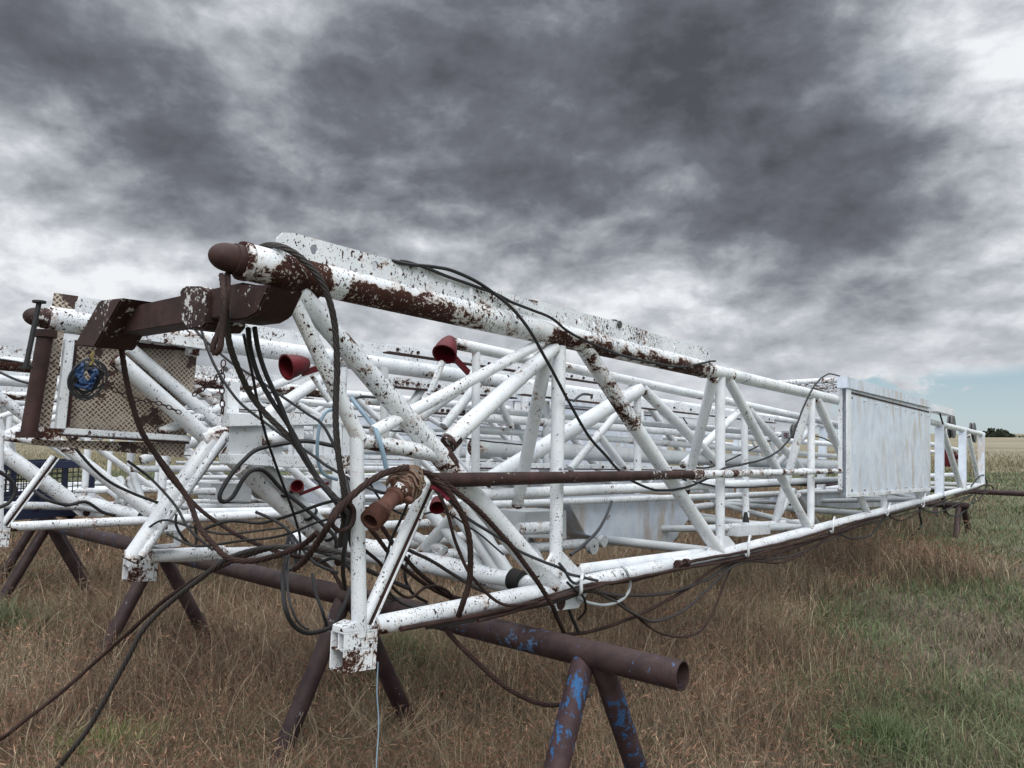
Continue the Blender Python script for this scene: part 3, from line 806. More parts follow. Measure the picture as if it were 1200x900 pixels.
# ------------------------------------------------------------------ pipe stands
def stand(label, s, o0, o1, z, legs, mt, blue=()):
    root = empty('pipe_stand', MP(s, (o0 + o1) / 2, 0), label, 'stand', 'welded pipe stands carrying the masts')
    MB().pipe(MP(s, o0, z), MP(s, o1, z), .057).build('top_pipe', M['stand_top' if blue else mt], root)
    for i, (o_, dirs) in enumerate(legs):
        for sg in dirs:
            oo = o_ + (.0 if sg < 0 else -.07)
            top = MP(s + sg * .01, oo, z - .02); foot = MP(s + sg * .50, oo + .0, -.03)
            MB().tube(top, foot, .050).build('leg', M[blue[i] if i < len(blue) and sg < 0 else mt if not blue or i >= len(blue) else 'stand_dim'], root)
    return root
a, b = PY(800, 785, 2.80), None
sA, oA, zA = loc(a)
zA = EYE.z - .93
def off_at(px):   # where along the stand pipe that column of the photo falls
    t = (px - 600) / F_PX
    q = B0 + U * sA
    return (t * q.y - q.x) / (W.x - t * W.y)
oA = off_at(795)
stand('long brown pipe stand across the foreground, blue paint left on its right leg', sA, oA, off_at(48), zA,
      [(off_at(684), (-1, 1)), (off_at(408), (-1, 1)), (off_at(190), (-1, 1)), (off_at(62), (-1, 1))], 'stand', ('stand_blue',))
stand('brown pipe stand at the left edge behind the long one', sA + .5, off_at(30), off_at(-330), zA, [(off_at(10) + .3, (-1, 1)), (off_at(-280), (-1, 1))], 'stand')
pe = P(1157, 575, 0); sE, _, zE = loc(pe)
stand('distant brown pipe stand under the far mast end, its pipe running out right', sE - .3, -4.2, 4.0, zE - .01, [(-3.6, (-1, 1)), (.9, (-1, 1)), (3.5, (-1, 1))], 'stand')
mid = P(1105, 590, .3); sM, _, zM = loc(mid)
stand('low dark pipe stand half hidden in grass below the steel panel', sM, -.1, 3.5, zM - .02, [(.05, (-1, 1)), (3.2, (-1, 1))], 'stand')

# ------------------------------------------------------------------ long bare pipe tied along the near side
p, q = P(510, 563, -.09), P(985, 552, -.09)
root = empty('tie_pipe', p, 'long thin rusty pipe running level along the near side of the mast posts', 'pipe')
MB().tube(p, p.lerp(q, .42), .030, .026).build('pipe_run', M['rust_w'], root)
MB().tube(p.lerp(q, .42), q, .026, .024).build('pipe_run', M['bare'], root)
for k in (.42, .8): MB().tube(p.lerp(q, k - .012), p.lerp(q, k + .012), .034).build('coupling', M['bare'], root)

# threaded rusty pipe union wrapped with twine
a = P(434, 611, -.14); bb = P(486, 556, -.06); d = (bb - a).normalized(); L = (bb - a).length
root = empty('pipe_union', a, 'rusty threaded pipe coupling bound with twine, tied at the brace joint', 'coupling')
K = L / .36
prof = [(0, .030 * K)]
for k in range(8): prof += [((.004 + k * .008) * K, .047 * K), ((.008 + k * .008) * K, .040 * K)]
prof += [(.072 * K, .045 * K), (.085 * K, .041 * K), (.105 * K, .034 * K), (.17 * K, .033 * K), (.175 * K, .040 * K), (.195 * K, .041 * K), (.198 * K, .036 * K)]
mb = MB(); mb.lathe(a, d, [(.09 * K, .001), (.09 * K, .030 * K), (0, .030 * K)]); mb.lathe(a, d, prof); mb.build('threaded_pipe', M['brown'], root)
MB().lathe(a, d, [(.192 * K, .034 * K), (.194 * K, .046 * K), (.215 * K, .050 * K), (.222 * K, .048 * K), (.235 * K, .042 * K)]).build('wing_nut', M['bare'], root)
MB().lathe(a, d, [(.215 * K, .042 * K), (.235 * K, .060 * K), (.265 * K, .068 * K), (.30 * K, .066 * K), (.33 * K, .05 * K), (L, .02)]).build('knuckle', M['brown'], root)
for q in (0, 1, 2):
    e1, e2 = frame(d); e = e1 * math.cos(q * 2.1 + .5) + e2 * math.sin(q * 2.1 + .5); c = a + d * (.205 * K) + e * .055 * K
    MB().box(c, d * .012, e * .016, d.cross(e) * .010).build('lug', M['brown'], root, bevel=.003)
random.seed(3); pts = []
e1, e2 = frame(d)
for k in range(170):
    t = k / 170; tt = (.235 + .095 * (.5 - .5 * math.cos(t * 2 * math.pi * 2.5))) * K; rr = .069 * K if .25 * K < tt < .30 * K else .058 * K
    ang = t * 2 * math.pi * 13 + math.sin(k * .7) * .4; pts.append(a + d * (tt + random.uniform(-.012, .012)) + (e1 * math.cos(ang) + e2 * math.sin(ang)) * (rr + random.uniform(0, .008)))
MB().poly(smooth_path(pts, .02), .0032, 5).build('twine_wrap', M['twine'], root)

# ------------------------------------------------------------------ red lamp shades
def red_shade(cx, cy, off, size, aim, arm_to, stalk, label):
    c = P(cx, cy, off); root = empty('red_lamp_hood', c, label, 'lamp hood', 'red lamp hoods on the masts')
    d = aim.normalized(); r = size * .95
    MB().lathe(c, d, [(-r * 1.1, .002), (-r * 1.1, r * .45), (-r * .5, r * .75), (r * .3, r * .98), (r * .9, r), (r * .9, r * .94), (r * .3, r * .92), (-r * .5, r * .7), (-r, .002)]).build('hood', M['red'], root)
    MB().lathe(c, d, [(r * .84, r * .95), (r * .84, r * 1.10), (r * .95, r * 1.10), (r * .95, r * .95)]).build('rim', M['red'], root)
    p1 = P(*arm_to, off)
    MB().bar(c - d * r * .6 - Z * r * .8, p1, r * .28, r * .5).build('arm', M['red'], root)
    if stalk: MB().tube(P(*stalk[0], off), P(*stalk[1], off), .014).build('stalk', M['worn'], root)
    return root
red_shade(524, 407, .3, .058, -U * .55 - W * .25 - Z * .65, (549, 437), ((519, 424), (505, 458)), 'dark red lamp hood on a stalk, rising against the sky left of centre')
red_shade(347, 428, .9, .062, -U * .95 - W * .0 - Z * .25, (374, 431), ((366, 440), (386, 470)), 'dark red lamp hood behind the first near brace, under the crossbeam end')
red_shade(512, 590, .30, .036, -U * .5 - W * .6 - Z * .5, (528, 566), None, 'small red lamp hood hanging behind the twine bound coupling')
red_shade(350, 572, 1.35, .036, -U * .5 - W * .4 + Z * .3, (385, 566), None, 'small red lamp hood low inside the mast beside the clamped grey pole')
c = P(1112, 535, .7)
tag(MB().box(c, U * .25, W * .12, Z * .22).tube(c - U * .1 - W * .13, c - U * .1 - W * .2, .06).build('winch_box', M['red'], None, bevel=.02), 'dark red winch housing seen between the white plate posts at the far end', 'winch')
c = P(920, 446 + 0, 1.4)
def warning():
    c = P(921, 511, .8)
    o = MB().box(c, U * .14, W * .004, Z * .06).build('warning_sign', M['dull'], None)
    tag(o, 'small white sign with red lettering among the pipes left of the steel panel', 'sign')
    cu = bpy.data.curves.new('t', 'FONT'); cu.body = 'FIRE'; cu.size = .10; cu.align_x = 'CENTER'; cu.align_y = 'CENTER'; cu.extrude = .001
    t = bpy.data.objects.new('t', cu); col.objects.link(t)
    bpy.context.view_layer.update()
    me = bpy.data.meshes.new_from_object(t); bpy.data.objects.remove(t)
    l = bpy.data.objects.new('lettering', me); me.materials.clear(); me.materials.append(M['red']); col.objects.link(l); l.parent = o
    l.matrix_local = Matrix.Translation(c - W * .008 - o.location) @ Matrix(((U.x, 0, -W.x), (U.y, 0, -W.y), (0, 1, 0))).to_4x4()
warning()

# ------------------------------------------------------------------ folding tread plate platform on the far face
root = empty('tread_plate_platform', P(150, 505, 1.78), 'hanging diamond tread plate platform, rust showing through, with a white rail along its foot', 'platform')
pl = lambda x, y, o_=1.84: P(x, y, o_)
MB().prism([pl(*a) for a in ((84, 398), (160, 404), (232, 403), (226, 466), (204, 489), (219, 507), (219, 513), (74, 505))], W * .008).build('plate', M['tread'], root)
MB().prism([pl(*a, 1.80) for a in ((38, 514), (75, 516), (218, 519), (215, 536), (120, 528), (36, 521))], W * .008).build('foot_plate', M['tread'], root)
MB().bar(pl(70, 505, 1.77), pl(222, 514, 1.77), .045, .032).build('rail', M['white'], root, bevel=.004)
MB().bar(pl(72, 509, 1.772), pl(220, 519, 1.772), .04, .014).build('rail_underside', M['rust'], root)
MB().prism([pl(*a, 1.80) for a in ((150, 385), (232, 397), (234, 412), (160, 407))], W * .012).build('stiffener', M['rust'], root)
MB().bar(pl(166, 393, 1.7), pl(238, 404, 1.7), .05, .05).build('hinge_tube', M['worn'], root)
MB().bar(pl(219, 408, 1.74), pl(232, 410, 1.74), .04, .07).build('hinge_lug', M['bare'], root)

# coiled hoses hung on the platform
c = P(101, 440, 1.62)
root = empty('blue_hose_bundle', c, 'tangled bundle of blue hose with a yellow strap hung before the tread plate', 'hose bundle')
random.seed(11); pts = []
for k in range(80):
    t = k * .55
    pts.append(c + U * (math.cos(t) * (.034 + .012 * math.sin(k * .9)) + random.uniform(-.008, .008)) + Z * (math.sin(t) * (.046 + .014 * math.sin(k * .47)) + random.uniform(-.008, .008)) + W * (random.uniform(-.03, .03)))
MB().poly(smooth_path(pts, .012), .0085, 7).build('hose_turns', M['blue'], root)
MB().poly(smooth_path([P(105, 428, 1.6), P(109, 423, 1.6), P(107, 418, 1.6), P(110, 412, 1.6)], .01), .007).build('strap', M['yellow'], root)
pts = []; random.seed(5)
for k in range(190):
    t = k / 190 * 2 * math.pi * 10
    pts.append(P(103, 444, 1.63) + U * (math.cos(t) * (.062 + .022 * math.sin(t * .31)) + .004 * math.sin(k)) + Z * (math.sin(t) * (.074 + .022 * math.cos(t * .27)) - .01 * math.sin(k * .05) ) - W * (.03 * math.sin(k * .33)))
tag(MB().poly(smooth_path(pts, .02), .0045, 6).build('hose_coil', M['dgrey'], None), 'coil of thin grey blue hose hanging on the tread plate platform', 'hose')

# pin hanging below the far dome cap
root = empty('drop_pin', P(30, 432, 1.62), 'thin black pin with flat heads standing beside the far dome cap', 'pin')
a, b_ = P(46, 354, 1.62), P(30, 431, 1.62)
MB().tube(a, b_, .011).build('shank', M['black'], root)
for k in (a, b_): MB().tube(k - Z * .004, k + Z * .006, .028).build('head', M['black'], root)
root = empty('hook_bar', P(226, 465, 1.5), 'row of chain links hanging in a swag from the platform to the channel bracket', 'chain')
def chain(label, pts, r, name='chain', first=None):
    path = smooth_path(pts, .004); acc = 0; last = path[0]; k = 0; mb = MB(); out = []
    L = r * 3.0
    for i in range(1, len(path)):
        acc += (path[i] - path[i - 1]).length
        if acc >= L:
            c = (path[i] + last) / 2; d = (path[i] - last).normalized(); last = path[i]; acc = 0
            e1, e2 = frame(d); e = (e1 if k % 2 else e2); k += 1
            ring = [c + d * (math.cos(a) * r * 1.9) + e * (math.sin(a) * r * 1.15) for a in [2 * math.pi * j / 10 for j in range(11)]]
            mb.poly(ring, r * .36, 5)
    o = mb.build(name, M['rust'], None); tag(o, label, 'chain'); return o
bpy.data.objects.remove(root)
chain('rusty chain hanging straight down beside the channel bracket', [P(262, 422, 1.35), P(260, 450, 1.35), P(261, 485, 1.35)], .0105)
chain('rusty chain swagged from the tread plate platform to the channel bracket', [P(226, 463, 1.66), P(236, 457, 1.6), P(250, 447, 1.5), P(260, 434, 1.4)], .0100)
chain('rusty chain drooping across the face of the tread plate platform', [P(121, 446, 1.6), P(136, 458, 1.6), P(158, 468, 1.6), P(185, 472, 1.6), P(212, 484, 1.6)], .0085)

# ------------------------------------------------------------------ wire ropes, hoses and cables
GRP = 'ropes and hoses slung over the mast'
def cable(name, label, cat, m, r, pts, step=.02, lobes=0, n=None, wob=.004):
    if lobes: step = min(step, .007)
    r *= .80
    V = [P(*p) if not isinstance(p, Vector) else p for p in pts]
    path = smooth_path(V, step)
    sd = sum(map(ord, label)) % 97
    path = [p + Vector(mnoise.noise_vector(p * 6 + Vector((sd, 0, 0)))) * wob for p in path]
    mb = MB()
    if lobes: mb.poly(path, r, n or 24, lobes=lobes, twist=6.28 / (r * 18), amp=.20)
    else: mb.poly(path, r, n or 8)
    o = mb.build(name, M[m], None); tag(o, label, cat, GRP)
    return o
WR = dict(lobes=6)
cable('wire_rope', 'thick dark wire rope bent over the near top pipe, hanging straight down the post', 'wire rope', 'ropeg', .0125,
      [(302, 293, .06), (312, 288, .02), (330, 290, -.06), (352, 303, -.09), (374, 326, -.11), (387, 355, -.11), (393, 385, -.10), (395, 430, -.08), (393, 480, -.06), (396, 530, -.05), (403, 570, -.04), (404, 600, -.02), (398, 640, .05)], .012, 6)
cable('wire_rope_sling', 'doubled wire rope sling hanging from behind the near dome cap', 'wire rope', 'rope', .0105,
      [(266, 320, .02), (266, 340, -.05), (264, 365, -.07), (256, 390, -.08), (250, 406, -.08), (252, 414, -.08), (258, 409, -.10), (261, 385, -.10), (263, 350, -.09), (259, 322, -.02)], .012, 6)
cable('wire_rope', 'wire rope sweeping down right from the sling into the knot at the near post', 'wire rope', 'ropeg', .0115,
      [(264, 345, -.05), (266, 380, .0), (274, 418, .05), (290, 455, .1), (312, 485, .1), (345, 520, .05), (372, 560, .0), (400, 592, -.04), (408, 602, -.05)], .012, 6)
cable('rubber_hose', 'black hose dropping from the crossbeam middle, left one of a pair', 'hose', 'black', .0105,
      [(291, 385, .0), (294, 410, .05), (302, 440, .06), (318, 470, .06), (342, 505, .04), (372, 560, .0), (400, 600, -.03), (412, 640, .1)], .02)
cable('rubber_hose', 'black hose dropping from the crossbeam middle, right one of a pair', 'hose', 'black', .0105,
      [(299, 384, .0), (303, 410, .03), (312, 440, .04), (330, 476, .04), (352, 530, .03), (380, 570, .0), (408, 604, -.02), (424, 640, .15)], .02)
cable('electric_cable', 'thin black cable slanting from the crossbeam collar across to the post head', 'cable', 'black', .0075,
      [(222, 378, 1.1), (238, 396, 1.0), (262, 418, .9), (295, 440, .7), (330, 464, .5), (358, 484, .4), (380, 500, .3), (400, 540, .2)], .02)
cable('wire_rope', 'thick brown wire rope looped over the far crossbeam end, hanging past the tread plate', 'wire rope', 'rope', .0135,
      [(178, 366, 1.5), (170, 358, 1.45), (158, 360, 1.35), (147, 372, 1.25), (142, 395, 1.2), (145, 425, 1.2), (153, 465, 1.2), (166, 505, 1.2), (182, 532, 1.2), (205, 562, 1.15), (222, 588, 1.1), (232, 614, 1.0), (248, 636, .9), (268, 654, .8), (300, 657, .7), (345, 644, .5), (372, 625, .3)], .012, 6)
cable('wire_rope', 'brown wire rope crossing the far foot brace, curving down to the stand pipe', 'wire rope', 'rope', .0105,
      [(164, 500, 1.3), (190, 545, 1.3), (212, 574, 1.3), (238, 600, 1.2), (270, 622, 1.1), (305, 640, .9), (340, 650, .7), (380, 660, .6), (402, 690, .5)], .014, 6)
cable('rubber_hose', 'black hose bent in a long hairpin left of the clamped grey pole', 'hose', 'black', .0125,
      [(392, 522, .7), (360, 517, .75), (335, 519, .8), (302, 526, .85), (285, 540, .85), (270, 558, .85), (259, 575, .85), (257, 584, .85), (262, 588, .85), (272, 583, .85), (284, 563, .85), (294, 552, .85), (306, 550, .85), (316, 557, .85), (330, 572, .85), (355, 594, .8), (375, 612, .75), (392, 630, .7), (393, 645, .7)], .015)
cable('wire_rope', 'heavy rusty wire rope arcing down left from the twine bound coupling', 'wire rope', 'rope', .0135,
      [(478, 548, -.12), (456, 553, -.13), (438, 562, -.13), (420, 575, -.12), (400, 594, -.1), (386, 615, -.08), (374, 635, .0), (358, 655, .1), (345, 667, .2)], .012, 6)
cable('wire_rope', 'brown wire rope slanting from the coupling across the lower pipes to the stand', 'wire rope', 'rope', .0125,
      [(492, 552, -.1), (512, 560, -.12), (536, 578, -.14), (565, 603, -.16), (594, 634, -.16), (618, 664, -.16), (636, 690, -.16), (650, 716, -.12), (659, 737, .0), (668, 752, .05)], .012, 6)
cable('wire_rope', 'thick twisted wire rope hanging from the coupling to the near bottom pipe', 'wire rope', 'rope', .0135,
      [(508, 560, -.12), (522, 572, -.14), (534, 590, -.15), (546, 615, -.15), (551, 645, -.14), (550, 680, -.12), (543, 706, -.10), (538, 722, -.06)], .012, 6)
cable('rubber_hose', 'dark grey hose running from the coupling down right to the gusset eye', 'hose', 'dgrey', .009,
      [(500, 556, -.05), (520, 580, -.06), (545, 605, -.06), (572, 622, -.06), (592, 634, -.06), (612, 647, -.07), (638, 659, -.08), (655, 665, -.08), (668, 673, -.08), (690, 678, -.08), (700, 680, -.06)], .02)
cable('electric_cable', 'long black cable off the bolted flange, hanging across the second post into a low swag', 'cable', 'black', .0095,
      [(444, 312, .01), (455, 305, -.03), (480, 310, -.055), (510, 313, -.055), (532, 318, -.06), (560, 331, -.06), (584, 347, -.065), (606, 368, -.09), (625, 395, -.11), (642, 426, -.10), (665, 467, -.07), (690, 511, -.05), (708, 532, -.05), (726, 552, -.05), (746, 566, -.05), (772, 575, -.05), (805, 571, -.05), (832, 559, -.05), (848, 549, -.05), (868, 545, -.05), (895, 538, -.05), (915, 526, -.05), (930, 506, -.05), (941, 478, -.06), (952, 456, -.07), (964, 442, -.07), (973, 438, -.05), (984, 441, .05)], .02)
cable('electric_cable', 'black cable lying along flange and top pipe, its tip by the flange end', 'cable', 'black', .0085,
      [(458, 314, .01), (470, 306, -.03), (500, 314, -.055), (540, 330, -.055), (582, 345, -.06), (600, 354, -.06), (622, 363, -.065), (648, 374, -.07), (664, 387, -.08), (684, 398, -.08), (708, 409, -.08), (735, 418, -.08), (765, 425, -.08), (800, 430, -.08), (830, 424, -.07), (838, 423, -.06)], .02)
cable('wire_rope', 'wire rope trailing off the far foot down to the grass, upper one of two', 'wire rope', 'rope', .0110,
      [PY(380, 642, 3.2), PY(330, 641, 3.3), PY(292, 650, 3.35), PY(250, 668, 3.4), PY(208, 692, 3.5), PY(165, 728, 3.6), PY(120, 768, 3.7), PY(70, 812, 3.65), PY(28, 845, 3.6), PY(4, 864, 3.6), PY(-20, 878, 3.8)], .014, 6)
cable('wire_rope', 'thick stranded wire rope trailing off the far foot into the grass, lower of two', 'wire rope', 'ropeg', .0130,
      [PY(420, 652, 3.0), PY(370, 643, 3.05), PY(320, 641, 3.1), PY(285, 648, 3.15), PY(258, 660, 3.15), PY(228, 683, 3.2), PY(192, 712, 3.25), PY(168, 738, 3.25), PY(150, 770, 3.25), PY(130, 808, 3.25), PY(108, 848, 3.25), PY(82, 882, 3.25), PY(55, 915, 3.3)], .012, 6)
cable('rubber_hose', 'black hose loop hanging under the stand pipe left of the near foot', 'hose', 'black', .0115,
      [(340, 640, .8), (333, 665, .6), (332, 690, .5), (335, 714, .45), (345, 733, .45), (360, 742, .45), (378, 739, .45), (392, 731, .45), (402, 712, .5), (410, 690, .6)], .015)
cable('electric_cable', 'thin grey cable loop inside the black hose loop under the stand pipe', 'cable', 'dgrey', .006,
      [(338, 650, .7), (337, 690, .55), (342, 715, .5), (352, 732, .5), (362, 738, .5)], .02)
cable('electric_cable', 'short black cable dropping under the stand pipe beside the hose loop', 'cable', 'black', .0095,
      [(366, 672, .8), (370, 695, .7), (378, 715, .6), (385, 738, .6)], .02)
cable('wire_rope', 'rusty wire rope drooping under the near bottom pipe behind the blue stand leg', 'wire rope', 'rope', .0115,
      [(512, 722, .1), (524, 740, .05), (548, 765, .0), (574, 790, -.05), (600, 810, -.08), (628, 823, -.1), (655, 826, -.1), (690, 815, .1)], .014, 6)
cable('twine', 'pale blue string hanging straight down from the near foot', 'string', 'blueg', .0032,
      [(443, 776, .0), (442, 810, .0), (444, 850, .0), (441, 900, .0), (440, 940, .0)], .03)
cable('rubber_hose', 'pale blue hose bent over beside the channel bracket', 'hose', 'blueg', .0095,
      [(390, 480, .5), (383, 482, .5), (376, 492, .5), (372, 515, .5), (373, 540, .5), (380, 556, .5), (395, 562, .5)], .02)
cable('rubber_hose', 'short pale blue hose sloping onto the rusty cross brace', 'hose', 'blueg', .012,
      [(412, 467, .3), (420, 478, .2), (432, 492, .1), (441, 504, -.02), (446, 520, -.05), (452, 548, -.05)], .02)
cable('electric_cable', 'dark cable bent out from behind the first diagonal', 'cable', 'dgrey', .009,
      [(410, 470, .6), (422, 465, .6), (440, 466, .5), (460, 462, .4)], .02)
cable('rubber_hose', 'dark hose arcing in front of the white belly plate', 'hose', 'dgrey', .013,
      [(716, 588, .6), (710, 606, .5), (698, 625, .45), (682, 640, .4), (668, 650, .4)], .02)
for k, (lab, pts, rr, mt) in enumerate((
    ('thin black cable slung level deep among the inner pipes', [(560, 556, .9), (640, 560, .8), (700, 557, .8), (780, 559, .8), (850, 556, .8)], .007, 'black'),
    ('dark hose lying along the lower inner pipe toward the steel panel', [(800, 562, .4), (850, 571, .4), (900, 570, .4), (950, 567, .4), (990, 565, .4)], .010, 'black'),
    ('dark cable looping among the pipes just left of the steel panel', [(800, 545, .9), (830, 548, .9), (870, 532, .9), (905, 515, .9), (930, 508, .9), (960, 512, .9), (985, 524, .9)], .011, 'black'),
    ('small dark hose ends poking up behind the second diagonal', [(672, 470, .9), (682, 462, .9), (694, 463, .9)], .012, 'dgrey'),
    ('thin cable crossing left edge in front of second mast', [(-10, 420, 3.4), (20, 424, 3.4), (45, 430, 3.3)], .010, 'black'),
    ('thin cable sloping from the left edge behind the roller post', [(-10, 432, 3.3), (20, 445, 3.2), (60, 455, 3.0)], .010, 'black'),
    ('black cable running down the second mast diagonal at left', [(85, 522, 3.0), (105, 545, 3.0), (130, 565, 3.0), (160, 580, 3.0), (188, 590, 3.0)], .012, 'black'),
    ('black cable hanging in coils beside the blue basket', [(40, 575, 4.0), (55, 585, 3.9), (80, 592, 3.9), (100, 588, 3.9), (120, 600, 3.9), (135, 604, 3.9)], .016, 'black'),
    ('dark cable drooping at the left edge below the platform', [(-5, 550, 3.6), (10, 560, 3.6), (18, 575, 3.6), (10, 590, 3.6), (-5, 596, 3.6)], .016, 'black'),
    ('thin dark wire lying along the far bottom pipe', [(160, 630, 1.75), (190, 610, 1.6), (225, 618, 1.5), (262, 626, 1.4), (300, 622, 1.3), (340, 618, 1.2)], .007, 'black'),
    ('dark wire loop hanging at the far bottom pipe', [(207, 603, 1.3), (206, 615, 1.3), (214, 630, 1.3), (226, 640, 1.3), (230, 632, 1.3), (228, 615, 1.3)], .008, 'black'),
)):
    cable('electric_cable', lab, 'cable', mt, rr, pts, .03)

for k, (lab, pts, rr, mt) in enumerate((
    ('thin black cable from the crossbeam looping across the channel bracket to the coupling', [(236, 388, 1.0), (252, 430, .9), (280, 470, .8), (318, 500, .7), (360, 530, .4), (400, 556, .1), (440, 575, -.03), (466, 580, -.05)], .0075, 'black'),
    ('thin black cable falling steeply behind the first hanging hoses to the far bottom pipe', [(286, 392, .3), (296, 440, .4), (306, 490, .5), (322, 540, .6), (340, 590, .7), (352, 630, .8), (350, 660, .8)], .0075, 'black'),
    ('thin black cable running low from left foot under the clamped pole to the near post', [(196, 625, 1.2), (230, 640, 1.1), (280, 634, .9), (330, 628, .7), (372, 612, .5), (404, 604, .2)], .0070, 'black'),
    ('brown cable drooping from the near post to the stand pipe in two waves', [(404, 600, .1), (424, 640, .2), (448, 664, .3), (462, 690, .35), (480, 700, .35), (500, 688, .35), (520, 690, .35), (536, 706, .4)], .009, 'rope'),
    ('thin cable crossing the bay behind the coupling', [(430, 560, .4), (450, 590, .4), (482, 604, .4), (520, 600, .4), (556, 622, .4), (590, 650, .3)], .0065, 'black'),
    ('thin black cable from the coupling looping down behind the channel brace', [(486, 566, .0), (474, 600, .1), (456, 640, .2), (450, 680, .25), (466, 704, .25), (492, 712, .2), (520, 706, .1)], .0075, 'black'),
    ('dark cable hanging from the tread platform to the long foot brace', [(150, 540, 1.4), (176, 560, 1.4), (205, 592, 1.3), (222, 620, 1.2), (250, 645, 1.1)], .008, 'black'),
    ('dark wire lying along the inner pipe in the first bay', [(420, 500, .9), (470, 506, .9), (530, 512, .9), (600, 520, .9), (650, 524, .9)], .006, 'black'),
    ('brown rope hooked from the coupling to the bottom pipe bundle', [(506, 566, -.1), (524, 600, -.13), (536, 640, -.13), (556, 680, -.12), (590, 708, -.10), (630, 706, -.09)], .0085, 'rope'),
)):
    cable('electric_cable' if mt == 'black' else 'wire_rope', lab, 'cable' if mt == 'black' else 'wire rope', mt, rr, pts, .02)

# crossing ropes in the knot at the near post
knot = [
    ([(404, 560, .0), (410, 590, -.04), (406, 620, -.03), (402, 655, .02), (404, 690, .3)], .011, 'black', 'black hose hanging down the left side of the near post'),
    ([(428, 596, .35), (448, 618, .35), (466, 645, .35), (492, 672, .35), (520, 694, .4), (545, 704, .5)], .0115, 'rope', 'wire rope running down right behind the near channel brace, upper one'),
    ([(418, 600, .45), (440, 628, .45), (468, 660, .45), (500, 686, .5), (530, 702, .6)], .0115, 'rope', 'wire rope running down right behind the near channel brace, lower one'),
    ([(470, 640, .3), (500, 655, .3), (530, 672, .3), (560, 690, .25), (590, 700, .2)], .0095, 'ropeg', 'greasy wire rope running down right to the cross tube'),
    ([(480, 650, .6), (474, 672, .6), (482, 694, .6), (500, 706, .6)], .010, 'black', 'black hose loop low behind the channel brace'),
    ([(350, 640, .7), (380, 648, .6), (410, 660, .5), (440, 672, .5), (480, 690, .5)], .012, 'ropeg', 'grey wire rope lying along the far bottom pipe'),
    ([(338, 622, .9), (345, 640, .85), (347, 660, .85), (338, 668, .85), (335, 650, .85), (339, 628, .85)], .012, 'dgrey', 'grey hose turns wrapped around the far bottom pipe'),
    ([(300, 600, .8), (330, 615, .7), (352, 640, .6), (370, 660, .5), (395, 672, .4)], .0085, 'black', 'thin black cable crossing over the far bottom pipe'),
    ([(240, 620, 1.1), (270, 610, 1.0), (310, 612, .9), (350, 600, .7), (385, 588, .5), (405, 585, .3)], .009, 'black', 'black cable running right from the far foot to the near post'),
    ([(404, 588, -.05), (392, 598, -.07), (388, 612, -.06), (398, 622, -.05), (412, 615, -.06), (414, 598, -.06), (405, 588, -.06)], .010, 'rope', 'rope turned around the others at the near post'),
    ([(372, 660, .6), (392, 654, .5), (408, 664, .45), (422, 690, .45), (436, 704, .5)], .0095, 'black', 'black hose bending over the stand pipe at the near post'),
    ([(440, 690, .9), (470, 705, .8), (510, 712, .7), (560, 716, .4)], .013, 'rope', 'thick rope lying on the stand pipe behind the near foot'),
]
for pts, rr, mt, lab in knot:
    wr = mt in ('rope', 'ropeg')
    cable('wire_rope' if wr else 'rubber_hose', lab, 'wire rope' if wr else 'hose', mt, rr, pts, .014, 6 if wr else 0)

